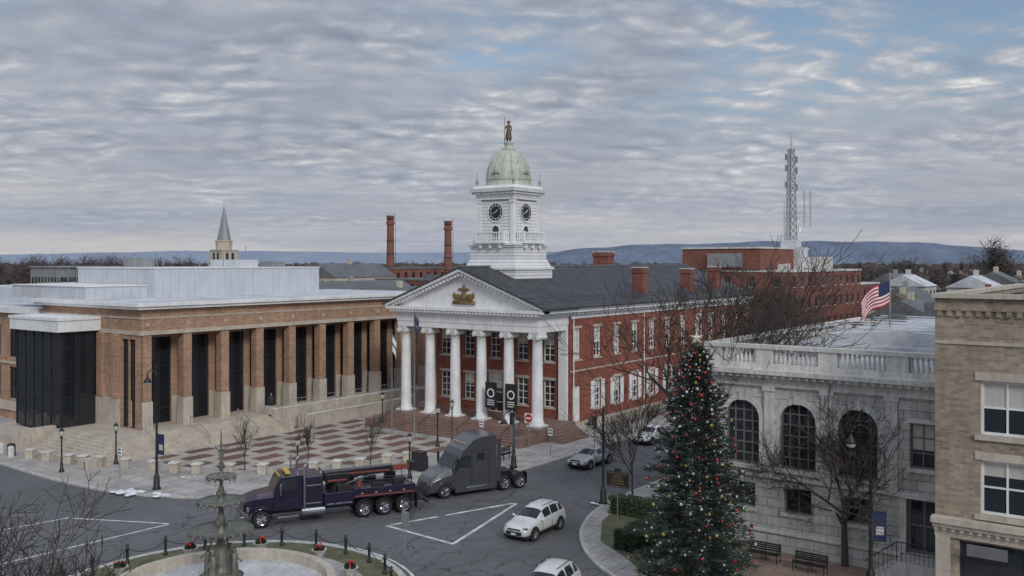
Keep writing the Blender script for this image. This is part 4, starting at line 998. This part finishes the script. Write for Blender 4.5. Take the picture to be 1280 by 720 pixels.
def fountain():
    P=group('fountain',(FC[0],FC[1],.14)); g=G()
    g.lathe([(5.3,0),(5.35,.1),(5.2,.2),(5.15,.5),(5.35,.55),(5.35,.68),(4.95,.68),(4.9,.2)],(0,0,0),48); make('basin',g,M['beige'],P)
    g=G(); g.lathe([(0,.22),(4.92,.22)],(0,0,0),48); make('basin_floor',g,M['ice'],P)
    g=G()
    g.lathe([(1.3,.2),(1.3,.5),(1.0,.6),(.9,.9),(1.05,1.0),(.5,1.15),(.32,1.5),(.36,2.0),(.24,2.3),(.2,2.75),(.7,2.9),(1.25,3.05),(1.42,3.2),(1.46,3.24),(1.3,3.14),(.3,3.0),(.22,3.1),
             (.13,3.4),(.2,3.7),(.12,4.0),(.12,4.25),(.6,4.38),(.98,4.5),(1.1,4.6),(.9,4.52),(.16,4.45),(.1,4.8),(.16,5.0),(.08,5.3),(.08,5.5),(.4,5.6),(.62,5.7),(.68,5.76),(.5,5.72),(.08,5.66),
             (.07,6.0),(.13,6.2),(.06,6.5),(.12,6.7),(.05,7.0),(.035,7.7),(0,8.0)],(0,0,0),24)
    for r,z,n in ((1.45,3.2,24),(1.09,4.57,18),(.66,5.72,12)):
        for i in range(n):
            a=2*math.pi*i/n; g.ball((r*math.cos(a),r*math.sin(a),z-.05),.07,6,4,(1,1,1.5))
            g.tube((r*math.cos(a),r*math.sin(a),z),(1.0*r*math.cos(a),1.0*r*math.sin(a),z-.35),.02,.006,4)
    for i in range(4):
        a=math.pi/2*i+.4; c=Vector((math.cos(a),math.sin(a),0)); 
        b=c*.7; g.lathe([(.2,0),(.18,.4),(.13,.75),(.16,1.0),(.06,1.1)],(b.x,b.y,1.05),8); g.ball((b.x,b.y,2.25),.11,8,6)
        g.tube(b+Vector((0,0,2.0)),c*1.1+Vector((0,0,1.75)),.05,.04,6); g.tube(b+Vector((0,0,2.0)),c*.5+Vector((0,0,2.6)),.05,.04,6)
        b=c*.25; g.ball((b.x,b.y,3.5),.1,8,5,(1,1,1.8)); g.ball((b.x*.6,b.y*.6,6.2),.06,8,5,(1,1,1.8)); g.ball((b.x*.7,b.y*.7,4.9),.08,8,5,(1,1,1.8))
    for i in range(6):
        a=math.pi/3*i; g.tube((0,0,6.9),(.28*math.cos(a),.28*math.sin(a),7.05),.025,.015,5); g.ball((.28*math.cos(a),.28*math.sin(a),7.08),.05,6,4)
    make('tiers',g,M['iron'],P,smooth=True)
fountain()
def sign(name,x,y,h,kind,rot=0):
    P=group(name,(x,y,.1),rot); g=G(); g.tube((0,0,0),(0,0,h),.035,.035,6); make('post',g,M['grey'],P)
    g=G();f=G()
    if kind=='dne':
        g.box(-.03,-.42,h-.85,-.0,.42,h); 
        f.add([(-.036,.38*math.cos(2*math.pi*i/20),h-.42+.38*math.sin(2*math.pi*i/20)) for i in range(20)],[tuple(range(20))]); w=G(); w.box(-.045,-.26,h-.48,-.038,.26,h-.36)
        make('panel',g,M['white'],P); make('disc',f,M['red'],P); make('bar',w,M['white'],P)
    elif kind=='small':
        g.box(-.03,-.22,h-.6,0,.22,h); f.box(-.036,-.17,h-.2,-.031,.17,h-.1); f.box(-.036,-.17,h-.45,-.031,.17,h-.35); make('panel',g,M['white'],P); make('legend',f,M['mull'],P)
    elif kind=='back':
        g.box(-.03,-.3,h-.75,0,.3,h); make('panel',g,M['grey'],P,bevel=.01)
    elif kind=='black':
        g.box(-.06,-.75,h-.95,.06,.75,h); f.box(-.07,-.68,h-.9,-.062,.68,h-.84); f.box(-.07,-.68,h-.12,-.062,.68,h-.06)
        for i in range(4): f.box(-.07,-.5+.06*i,h-.72+.15*i,-.062,.5-.08*i,h-.66+.15*i)
        g.box(-.06,-.2,h,.06,.2,h+.2); make('panel',g,M['black'],P,bevel=.02); make('lettering',f,M['gold'],P)
    else:
        g.box(-.12,-.17,h-.9,.12,.17,h); make('housing',g,M['black'],P,bevel=.03)
        for k in range(3): f=G(); f.ball((-.12,0,h-.15-.29*k),.09,10,6,(.4,1,1)); make('lens_%d'%k,f,M['mull'],P,smooth=True)
sign('do_not_enter_sign',*sg(661,562),3.0,'dne'); sign('parking_sign',*sg(688,572),2.3,'small'); sign('traffic_signal',*sg(640,583),4.1,'sig',.4)
sign('traffic_signal',*sg(743,600),4.6,'sig',.2); sign('street_sign',*sg(363,640),3.6,'back',2.6); sign('street_sign',37.0,34.6,2.4,'back',3.0)
sign('information_sign',*sg(772,655),3.1,'black',0); sign('parking_sign',*sg(602,560),2.3,'small'); sign('parking_sign',*sg(150,600),2.3,'small')
def bench(x,y,rot):
    P=group('park_bench',(x,y,.13),rot); g=G()
    for i in range(5): g.box(-.25+i*.11,-.85,.43,-.17+i*.11,.85,.46)
    for i in range(4): g.box(.3,-.85,.52+i*.11,.33,.85,.6+i*.11)
    make('slats',g,M['black'],P); g=G()
    for s in (-.8,0,.8): g.tube((-.22,s,0),(-.22,s,.62),.025,.025,6); g.tube((.3,s,0),(.33,s,.95),.025,.025,6); g.tube((-.22,s,.62),(.3,s,.64),.02,.02,6); g.tube((-.22,s,.41),(.3,s,.41),.02,.02,6)
    make('frame',g,M['black'],P)
bench(47.6,18.6,0); bench(47.2,16.0,0); bench(60,44.9,math.pi/2)
def bin_(x,y):
    P=group('litter_bin',(x,y,.13)); g=G(); g.lathe([(.28,0),(.3,.05),(.3,.85),(.33,.9),(.25,1.0),(.12,1.05),(.12,.98)],(0,0,0),14)
    for i in range(14): a=2*math.pi*i/14; g.tube((.31*math.cos(a),.31*math.sin(a),.05),(.31*math.cos(a),.31*math.sin(a),.85),.015,.015,4)
    make('body',g,M['black'],P,smooth=True)
for px,py in ((14,572),(530,588),(690,548)): bin_(*sg(px,py))
def iron_fence(x0,y0,x1,y1):
    P=group('iron_fence',(x0,y0,.13),absm=True); g=G(); L=math.hypot(x1-x0,y1-y0); n=int(L/.16)
    for i in range(n+1):
        t=i/n; x=x0+(x1-x0)*t;y=y0+(y1-y0)*t; r=.03 if i%15==0 else .012; g.tube((x,y,.1),(x,y,1.25),r,r,4)
    for z in (.3,1.15): g.tube((x0,y0,z),(x1,y1,z),.02,.02,4)
    make('pickets',g,M['black'],P)
iron_fence(77,45.2,108,45.2)
g=G(); P=group('utility_cabinet',(*sg(524,590),.13)); g.box(-.35,-.5,0,.35,.5,1.4); g.box(-.4,-.55,1.4,.4,.55,1.47); g.box(-.37,-.4,.3,-.352,.4,1.2); make('case',g,M['mull'],P,bevel=.03)
# ------------------------------------------------------------------ vehicles
def wheel(gt,gr,x,y,r,w,side,spokes=5):
    prof=[(r*.62,-w/2),(r*.92,-w/2),(r,-w*.3),(r,w*.3),(r*.92,w/2),(r*.62,w/2)]
    gt.lathe(prof,(x,y,r),24,'y')
    o=side*w/2
    gr.lathe([(r*.64,o*.98),(r*.58,o*.9),(r*.5,o*.55),(0,o*.5)] ,(x,y,r),20,'y')
    for i in range(spokes):
        a=2*math.pi*i/spokes+.3
        gr.tube((x,y+o*.75,r),(x+r*.58*math.cos(a),y+o*.85,r+r*.58*math.sin(a)),r*.1,r*.08,5)
    gr.lathe([(r*.16,o*.6),(r*.16,o*.95),(0,o)],(x,y,r),10,'y')
ST={'suv':[(2.30,.74,.55,.66,.62,.72),(2.18,.92,.70,.82,.78,.85),(1.5,1.02,.74,.96,.84,.92),(1.0,1.08,.72,1.02,.86,.93),(.3,1.58,.60,1.05,.87,.94),(-.4,1.70,.61,1.06,.87,.94),(-1.25,1.67,.59,1.09,.87,.94),(-1.9,1.57,.56,1.14,.85,.93),(-2.18,1.12,.68,1.04,.82,.89),(-2.30,.78,.68,.72,.76,.82)],
    'sedan':[(2.35,.62,.5,.55,.6,.7),(2.2,.76,.68,.7,.76,.84),(1.5,.88,.72,.82,.82,.9),(.95,.94,.70,.88,.84,.91),(.15,1.36,.56,.92,.84,.91),(-.45,1.44,.57,.93,.84,.91),(-1.0,1.40,.56,.95,.84,.91),(-1.75,1.02,.62,.96,.82,.9),(-2.2,.98,.64,.9,.78,.86),(-2.35,.7,.62,.65,.72,.8)]}
def car(name,x,y,rot,kind,col):
    P=group(name,(x,y,.004),rot); st=ST[kind]; cab=3; last=7 if kind=='suv' else 6
    g=G()
    rings=[]
    for (X,zt,wt,zb,wb,wm) in st:
        low=.3 if abs(X)<2.2 else .38
        half=[(0,zt+.02),(wt*.6,zt+.012),(wt,zt-.03),(wb,zb),(wm,(zb+.35)/2+.1),(wm-.02,low+.1),(wm-.12,low),(0,low-.03)]
        ring=[(X,a,z) for a,z in half]+[(X,-a,z) for a,z in half[-2:0:-1]]
        rings.append(ring)
    n=len(rings[0]); g.v=[p for r_ in rings for p in r_]
    for j in range(len(rings)-1):
        for i in range(n):
            k=(i+1)%n; m_=0
            top=i in (0,1,n-1,n-2); sidew=i in (2,n-3)
            if j==cab and (top): m_=1
            if j==last and (top): m_=1
            if cab<j<last and sidew: m_=1
            g.f.append((j*n+i,j*n+k,(j+1)*n+k,(j+1)*n+i)); g.mi.append(m_)
    g.f.append(tuple(range(n-1,-1,-1))); g.mi.append(0); g.f.append(tuple(range((len(rings)-1)*n,len(rings)*n))); g.mi.append(0)
    make('body',g,[paint(col),M['glass']],P,smooth=True,subsurf=2)
    p=G()
    for s in (-1,1):
        for X in ((-.42,) if kind=='sedan' else (-.45,-1.35)):
            zt=1.6 if kind=='suv' else 1.36
            p.tube((X,s*.86,1.02 if kind=='suv' else .92),(X-.05,s*.61,zt),.045,.04,5)
    make('pillars',p,paint(col),P)
    t=G();rm=G();bk=G();r=.36 if kind=='suv' else .33
    for X in (1.42,-1.38):
        for s in (-1,1):
            bk.lathe([(0,s*.012),(r+.08,s*.012),(r+.1,-s*.06)],(X,s*.925 if kind=='suv' else s*.897,r+.02),20,'y')
            wheel(t,rm,X,s*(.85 if kind=='suv' else .82),r,.2,s)
    bk.box(-2.1,-.8,.2,2.1,.8,.36)
    bk.box(2.2,-.5,.42,2.335,.5,.62); bk.box(2.16,-.42,.68,2.3,.42,.76); bk.box(-2.33,-.6,.36,-2.2,.6,.5)
    for s in (-1,1): bk.box(-1.0,s*.93-.012,.36,1.0,s*.93+.012,.44)
    for s in (-1,1):
        for X in (.62,-.42,-1.3): bk.box(X-.006,s*.935-.01,.48,X+.006,s*.935+.01,.86)
    if kind=='suv':
        for s in (-1,1): bk.tube((.1,s*.56,1.71),(-1.6,s*.54,1.7),.022,.022,5)
    make('black_trim',bk,M['tire'],P,bevel=.01); make('tires',t,M['tire'],P,smooth=True); make('rims',rm,M['grey'],P)
    hl=G(); zz=.8 if kind=='suv' else .66
    for s in (-1,1): hl.box(2.02,s*.66-.14,zz-.06,2.22,s*.66+.14,zz+.07)
    make('headlights',hl,M['chrome'],P,bevel=.03)
    tl=G()
    for s in (-1,1): tl.box(-2.24,s*.7-.13,zz+.05,-2.1,s*.7+.13,zz+.25)
    make('tail_lights',tl,M['red'],P,bevel=.02)
    mr=G()
    for s in (-1,1): mr.ball((.75,s*1.02,1.08 if kind=='suv' else .98),.11,8,6,(.7,1,.8)); mr.tube((.75,s*.86,1.03 if kind=='suv' else .93),(.75,s*1.0,1.05 if kind=='suv' else .95),.03,.03,5)
    make('mirrors',mr,paint(col),P,smooth=True)
    pl=G(); pl.box(2.33,-.16,.44,2.345,.16,.54); pl.box(-2.36,-.16,.6,-2.33,.16,.7); make('plates',pl,M['white'],P)
    return P
WHT=(.68,.69,.7); SLV=(.36,.38,.4)
car('white_suv',45.0,31.6,math.radians(183),'suv',WHT)
car('white_suv',36.0,24.6,math.radians(190),'suv',WHT)
car('silver_car',62.6,38.6,math.radians(180),'sedan',SLV)
car('white_car',74.0,39.3,math.radians(180),'sedan',WHT)
car('parked_car',92,39.9,math.radians(180),'sedan',(.05,.06,.09)); car('parked_car',104,33.2,0,'suv',(.2,.03,.03)); car('parked_car',84,33.0,0,'sedan',(.1,.11,.12))
def fender(g,x,y0,y1,r,a0=0.1,a1=math.pi-.1,n=10,th=.05):
    for i in range(n):
        a=a0+(a1-a0)*i/n;b=a0+(a1-a0)*(i+1)/n
        c=[(x+q*math.cos(t),.52+q*math.sin(t)) for q,t in ((r,a),(r,b),(r+th,b),(r+th,a))]
        g.add([(c[k][0],y,c[k][1]) for y in (y0,y1) for k in range(4)],[(0,1,2,3),(4,5,6,7),(0,1,5,4),(2,3,7,6),(0,3,7,4),(1,2,6,5)])
def rect(x,w,z0,z1,top=.8): return [(x,-w,z0),(x,w,z0),(x,w,z0+(z1-z0)*.7),(x,w*top,z1),(x,-w*top,z1),(x,-w,z0+(z1-z0)*.7)]
def tow():
    P=group('tow_truck',(39.9,44.25,.004),math.radians(150))
    pc=paint((.016,.011,.038),'purple_paint'); bp=paint((.014,.014,.018),'black_paint'); og=paint((.26,.07,.05),'orange_paint')
    c=G();b=G();k=G();gl=G();ch=G();orr=G();am=G();t=G();rm=G()
    k.box(-5.6,-.42,.62,4.6,.42,.92)
    b.loft([rect(5.0,.62,.95,1.75),rect(4.2,.78,.95,1.98),rect(3.2,.98,.95,2.1)])
    b.prof_y([(3.25,.95),(3.25,2.12),(2.85,2.95),(1.55,3.02),(1.5,.95)],-1.1,1.1)
    b.box(.3,-1.18,1.0,1.49,1.18,2.85)
    for s in (-1,1):
        fender(b,4.0,s*.7,s*1.22,.62,.0,math.pi*1.02)
        gl.quad((3.0,s*1.106,2.15),(2.75,s*1.106,2.8),(1.85,s*1.106,2.85),(1.85,s*1.106,2.1))
        ch.tube((1.45,s*1.24,1.0),(1.45,s*1.24,3.5),.09,.09,10); ch.tube((1.45,s*1.24,3.5),(1.3,s*1.24,3.65),.09,.09,10)
        ch.tube((2.9,s*1.45,1.95),(2.9,s*1.45,2.65),.07,.07,6); ch.tube((2.9,s*1.1,2.6),(2.9,s*1.45,2.6),.02,.02,5)
        ch.box(1.8,s*1.15-.1,.5,3.1,s*1.15+.1,.62); ch.tube((1.6,s*1.05,.75),(.2,s*1.05,.75),.26,.26,14)
        ch.box(4.7,s*.95-.13,1.05,4.85,s*.95+.13,1.3)
        b.box(-1.6,s*.7 if s>0 else -1.25,.95,.25,1.25 if s>0 else -.7,1.75); b.box(-5.6,s*.7 if s>0 else -1.25,1.25,-1.603,1.25 if s>0 else -.7,1.85)
        for xx in (-1.5,-.95,-.4): ch.box(xx,s*1.255-.006,1.02,xx+.48,s*1.255+.006,1.1)
        orr.box(-5.58,s*1.257-.006,1.34,-1.65,s*1.257+.006,1.42)
        ch.box(.4,s*1.185-.006,1.2,1.4,s*1.185+.006,1.26); ch.box(.4,s*1.185-.006,2.3,1.4,s*1.185+.006,2.34)
        for xx in (-2.2,-3.1,-4.0,-4.9): am.box(xx,s*1.26-.01,1.5,xx+.12,s*1.26+.01,1.56)
        for xw in (-2.3,-3.6,-4.9): fender(k,xw,s*.7,s*1.26,.57,.3,math.pi-.3)
    gl.quad((3.262,-.95,2.16),(3.262,.95,2.16),(2.9,.9,2.88),(2.9,-.9,2.88))
    ch.box(5.05,-1.2,.4,5.22,1.2,.8); ch.box(5.0,-.45,.98,5.08,.45,1.72); k.box(5.08,-.38,1.02,5.1,.38,1.66)
    for i in range(5): ch.box(5.1,-.36+i*.17,1.02,5.12,-.32+i*.17,1.66)
    am.box(2.2,-.7,3.03,2.5,.7,3.14); 
    for i in range(5): am.box(2.85,-.8+i*.38,2.98,2.95,-.7+i*.38,3.05)
    k.box(-5.6,-.69,1.5,.25,.69,1.75)
    k.lathe([(.75,0),(.75,.25),(.6,.3),(.6,.45),(0,.45)],(-.9,0,1.75),20)
    c.box(-1.5,-.6,2.2,.0,.6,2.75); orr.box(-1.3,-.62,2.3,-.1,.62,2.4)
    def beam(x0,z0,x1,z1,w,h0,h1,gg): gg.loft([[(x0,-w,z0),(x0,w,z0),(x0,w,z0+h0),(x0,-w,z0+h0)],[(x1,-w,z1),(x1,w,z1),(x1,w,z1+h1),(x1,-w,z1+h1)]])
    beam(.1,2.3,-4.4,2.5,.3,.55,.45,c); beam(-4.4,2.55,-5.5,2.6,.24,.36,.34,orr); beam(-5.5,2.45,-5.9,2.5,.3,.6,.5,k)
    for s in (-1,1):
        k.tube((-.9,s*.42,1.95),(-2.9,s*.42,2.45),.09,.06,8); orr.box(-4.2,s*.31-.008,2.6,-.2,s*.31+.008,2.7)
        k.tube((-5.8,s*.15,2.5),(-5.6,s*.15,1.5),.015,.015,4)
        k.box(-4.9,s*1.0-.2,1.86,-4.2,s*1.0+.2,2.25); k.box(-3.6,s*1.0-.15,1.86,-2.8,s*1.0+.15,2.1); k.tube((-2.4,s*1.0,1.86),(-2.4,s*1.0,2.6),.03,.03,5); k.box(-1.4,s*1.0-.2,1.76,-.6,s*1.0+.2,2.15)
        k.tube((.1,s*1.0,1.76),(.1,s*1.0,2.9),.04,.04,5); k.tube((-5.4,s*1.1,1.86),(-5.4,s*1.1,2.4),.03,.03,5); k.tube((-5.4,s*1.1,2.38),(-2.4,s*1.1,2.5),.025,.025,5)
        orr.tube((-2.0,s*.95,1.9),(-2.0,s*.95,2.2),.16,.16,10)
    k.tube((.1,-1,2.88),(.1,1,2.88),.04,.04,5)
    k.box(-6.2,-.3,.5,-5.6,.3,1.4); k.box(-6.6,-1.0,.45,-6.45,1.0,.6); k.box(-6.5,-.15,.45,-6.1,.15,.6)
    for s in (-1,1): k.box(-5.75,s*.95-.28,.25,-5.72,s*.95+.28,1.2); wheel(t,rm,4.0,s*1.02,.52,.3,s,8)
    for xw in (-2.3,-3.6,-4.9):
        for s in (-1,1): wheel(t,rm,xw,s*.95,.52,.55,s,8)
    make('paintwork',b,pc,P,bevel=.05); make('chassis_and_gear',k,M['black'],P,bevel=.02); make('crane',c,bp,P,bevel=.03); make('windows',gl,M['glass'],P); make('chrome',ch,M['chrome'],P,bevel=.01); make('stripes_and_boom_tip',orr,og,P,bevel=.01); make('marker_lights',am,M['ylw'],P); make('tires',t,M['tire'],P,smooth=True); make('rims',rm,M['chrome'],P)
tow()
def semi():
    P=group('semi_truck_tractor',(50.6,41.0,.004),math.radians(157))
    pc=paint((.07,.074,.085),'grey_paint')
    b=G();k=G();gl=G();ch=G();t=G();rm=G();am=G()
    b.loft([rect(3.75,.85,.45,1.15,.7),rect(3.5,1.0,.42,1.45,.75),rect(2.9,1.08,.5,1.72,.8),rect(2.0,1.12,.6,1.98,.85)])
    prof=[(2.05,.65),(2.05,2.0),(1.5,2.75),(1.25,3.15),(.5,3.75),(-.2,3.95),(-1.35,3.98),(-1.4,.65)]
    b.prof_y(prof,-1.2,1.2)
    for s in (-1,1):
        fender(b,2.6,s*.8,s*1.24,.6,.05,math.pi-.05)
        b.box(-1.4,s*1.12-.1,.3,1.85,s*1.12+.1,.66); b.box(-1.75,s*1.15-.03,.7,-1.41,s*1.15+.03,3.7)
        gl.quad((1.75,s*1.206,2.0),(1.42,s*1.206,2.7),(.65,s*1.206,2.75),(.65,s*1.206,1.95))
        gl.quad((.2,s*1.206,2.35),(.2,s*1.206,2.85),(-.4,s*1.206,2.85),(-.4,s*1.206,2.35))
        k.box(.56,s*1.208-.006,.75,.6,s*1.208+.006,2.9); k.box(1.9,s*1.21-.006,.75,1.93,s*1.21+.006,1.95)
        k.box(-1.38,s*1.208-.006,3.0,.9,s*1.208+.006,3.03); k.box(-.75,s*1.208-.006,.8,-.72,s*1.208+.006,3.0)
        k.tube((1.75,s*1.2,2.6),(1.85,s*1.5,2.6),.02,.02,5); k.box(1.78,s*1.5-.09,1.95,1.9,s*1.5+.09,2.7)
        ch.box(3.35,s*.88-.12,.9,3.62,s*.88+.12,1.2); k.box(-3.85,s*.9-.3,.3,-3.82,s*.9+.3,1.1)
        ch.tube((1.0,s*1.02,.5),(-.6,s*1.02,.5),.24,.24,14)
        fender(k,-3.3,s*.7,s*1.2,.58,.3,1.5)
    gl.quad((2.05,-1.02,2.08),(2.05,1.02,2.08),(1.55,.98,2.76),(1.55,-.98,2.76))
    k.box(3.72,-.55,.62,3.79,.55,1.1); k.box(3.7,-1.0,.32,3.82,1.0,.5)
    for i in range(6): ch.box(3.79,-.5,.66+.08*i,3.8,.5,.68+.08*i)
    k.box(-3.9,-.42,.65,3.2,.42,.95); k.lathe([(.5,0),(.5,.12),(0,.16)],(-2.6,0,1.08),18); k.box(-3.1,-.4,.95,-2.1,.4,1.08)
    k.box(-1.75,-.5,.95,-1.5,.5,2.6)
    for i in range(4): k.tube((-1.5,-.3+i*.2,2.2),(-2.0,-.3+i*.2,1.1),.02,.02,5)
    for i in range(5): am.box(.9,-.8+i*.38,3.5,1.0,-.7+i*.38,3.56)
    for s in (-1,1):
        wheel(t,rm,2.6,s*1.0,.5,.3,s,8)
        for xw in (-2.05,-3.3): wheel(t,rm,xw,s*.92,.5,.55,s,8)
    make('bodywork',b,pc,P,bevel=.1); make('chassis',k,M['black'],P,bevel=.02); make('windows',gl,M['glass'],P); make('chrome',ch,M['chrome'],P,bevel=.01); make('marker_lights',am,M['ylw'],P); make('tires',t,M['tire'],P,smooth=True); make('rims',rm,M['chrome'],P)
semi()
P=group('person',(58.6,72.5,1.49),math.radians(230)); figure(P,1.78,M['cloth'],M['skin'],False)
# ------------------------------------------------------------------ world
W=bpy.data.worlds.new('World'); sc.world=W; W.use_nodes=True; nt=W.node_tree; nt.nodes.clear()
out=N(nt,'ShaderNodeOutputWorld')
sd=Vector((-.45,-.72,.52)).normalized()
sky=N(nt,'ShaderNodeTexSky'); sky.sky_type='NISHITA'; sky.sun_disc=False; sky.sun_elevation=math.asin(sd.z); sky.sun_rotation=math.atan2(sd.x,sd.y)
b1=N(nt,'ShaderNodeBackground'); nt.links.new(sky.outputs[0],b1.inputs[0]); b1.inputs[1].default_value=.10
tc=N(nt,'ShaderNodeTexCoord'); sx=N(nt,'ShaderNodeSeparateXYZ'); nt.links.new(tc.outputs['Generated'],sx.inputs[0])
X,Y,Z=sx.outputs
E=mth(nt,'SUBTRACT',mth(nt,'MULTIPLY',X,cA),mth(nt,'MULTIPLY',Y,sA)); Nn=mth(nt,'ADD',mth(nt,'MULTIPLY',X,sA),mth(nt,'MULTIPLY',Y,cA))
zc=mth(nt,'MAXIMUM',Z,0); den=mth(nt,'ADD',zc,.16)
a=mth(nt,'DIVIDE',E,den); d=mth(nt,'DIVIDE',Nn,den)
th=math.radians(8)
a2=mth(nt,'ADD',mth(nt,'MULTIPLY',a,math.cos(th)),mth(nt,'MULTIPLY',d,math.sin(th))); d2=mth(nt,'SUBTRACT',mth(nt,'MULTIPLY',d,math.cos(th)),mth(nt,'MULTIPLY',a,math.sin(th)))
def comb(a,b): c=N(nt,'ShaderNodeCombineXYZ'); nt.links.new(a,c.inputs[0]); nt.links.new(b,c.inputs[1]); return c.outputs[0]
v0=comb(a2,d2)
wn=N(nt,'ShaderNodeTexNoise'); wn.inputs['Scale'].default_value=3.5; wn.inputs['Detail'].default_value=4; nt.links.new(v0,wn.inputs['Vector'])
va=N(nt,'ShaderNodeVectorMath'); va.operation='MULTIPLY_ADD'; nt.links.new(wn.outputs['Color'],va.inputs[0]); va.inputs[1].default_value=(.3,.3,0); nt.links.new(v0,va.inputs[2])
mpv=N(nt,'ShaderNodeMapping'); mpv.inputs['Scale'].default_value=(.75,1,1); nt.links.new(va.outputs[0],mpv.inputs[0])
vo=N(nt,'ShaderNodeTexVoronoi'); vo.voronoi_dimensions='2D'; vo.feature='SMOOTH_F1'; vo.inputs['Scale'].default_value=11; vo.inputs['Smoothness'].default_value=.6; nt.links.new(mpv.outputs[0],vo.inputs['Vector'])
puff=mth(nt,'SUBTRACT',.5,vo.outputs['Distance'])
n1=noisen(nt,mpv.outputs[0],7.5,6,.62)
nf=noisen(nt,v0,34,3,.65)
warp=noisen(nt,v0,1.3,3,.5)
ph=mth(nt,'ADD',mth(nt,'MULTIPLY',d2,2*math.pi/.15),mth(nt,'MULTIPLY',warp,15))
band=mth(nt,'SINE',ph)
big=noisen(nt,v0,.9,4,.55)
amp=maprange(nt,noisen(nt,v0,1.9,2,.5),.35,.65,.25,1.0)
s=mth(nt,'ADD',mth(nt,'MULTIPLY',mth(nt,'SUBTRACT',n1,.5),1.0),mth(nt,'MULTIPLY',puff,.5)); s=mth(nt,'ADD',s,mth(nt,'MULTIPLY',band,.06)); s=mth(nt,'ADD',s,mth(nt,'MULTIPLY',mth(nt,'SUBTRACT',nf,.5),.28))
s=mth(nt,'MULTIPLY',s,amp); s=mth(nt,'ADD',s,mth(nt,'MULTIPLY',mth(nt,'SUBTRACT',big,.5),.75)); s=mth(nt,'ADD',s,maprange(nt,Z,.0,.28,.0,-.02))
s2=maprange(nt,s,-.36,.44,0,1)
cr=N(nt,'ShaderNodeValToRGB'); nt.links.new(s2,cr.inputs[0])
el=cr.color_ramp.elements; el[0].position=.08; el[0].color=(.245,.285,.36,1); el[1].position=.97; el[1].color=(.80,.785,.765,1)
for p_,c_ in ((.35,(.325,.36,.43,1)),(.58,(.425,.455,.515,1)),(.78,(.56,.575,.61,1))):
    e_=el.new(p_); e_.color=c_
hz=maprange(nt,Z,0.0,.15,1,0); hz=mth(nt,'POWER',mth(nt,'MAXIMUM',hz,0),1.2)
sn=noisen(nt,comb(mth(nt,'MULTIPLY',E,1.5),mth(nt,'MULTIPLY',Z,22)),1.5,4,.5)
hcol=mixc(nt,maprange(nt,sn,.4,.62,0,1),(.36,.40,.48),(.58,.55,.55))
col=mixc(nt,mth(nt,'MULTIPLY',hz,.85),cr.outputs[0],hcol)
zen=maprange(nt,Z,.28,.9,1,2.5)  # clouds brightened toward the zenith, out of view, to light the scene
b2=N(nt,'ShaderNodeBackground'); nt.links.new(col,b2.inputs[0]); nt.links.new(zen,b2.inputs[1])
hole=mth(nt,'ADD',noisen(nt,v0,1.1,3,.5),mth(nt,'MULTIPLY',a2,.10)); hole=mth(nt,'ADD',hole,mth(nt,'MULTIPLY',Z,.5))
hm=mth(nt,'MULTIPLY',maprange(nt,hole,.60,.78,0,1),maprange(nt,s2,.35,.62,1,0),clamp=True)
hm=mth(nt,'MULTIPLY',hm,maprange(nt,Z,.12,.2,0,1))
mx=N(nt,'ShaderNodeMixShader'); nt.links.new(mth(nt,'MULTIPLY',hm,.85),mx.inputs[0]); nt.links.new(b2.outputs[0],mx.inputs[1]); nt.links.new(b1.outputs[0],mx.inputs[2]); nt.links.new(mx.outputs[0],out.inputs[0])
L=bpy.data.lights.new('sun','SUN'); L.energy=1.35; L.angle=math.radians(14); L.color=(1,.96,.91); lo=bpy.data.objects.new('sun',L); COL.objects.link(lo); lo.rotation_euler=(-sd).to_track_quat('-Z','Y').to_euler(); lo.location=(0,0,100)
# ------------------------------------------------------------------ camera
cam=bpy.data.cameras.new('camera'); co=bpy.data.objects.new('camera',cam); COL.objects.link(co); sc.camera=co
cam.sensor_width=36; cam.lens=36*1160/1280; cam.shift_y=-.025; cam.clip_start=.5; cam.clip_end=30000
co.location=(0,0,16); co.rotation_euler=(math.radians(90),0,math.radians(-53.5))
sc.view_settings.view_transform='Standard'; sc.view_settings.look='None'; sc.view_settings.exposure=0
print('faces',sum(len(o.data.polygons) for o in bpy.data.objects if o.type=='MESH'))
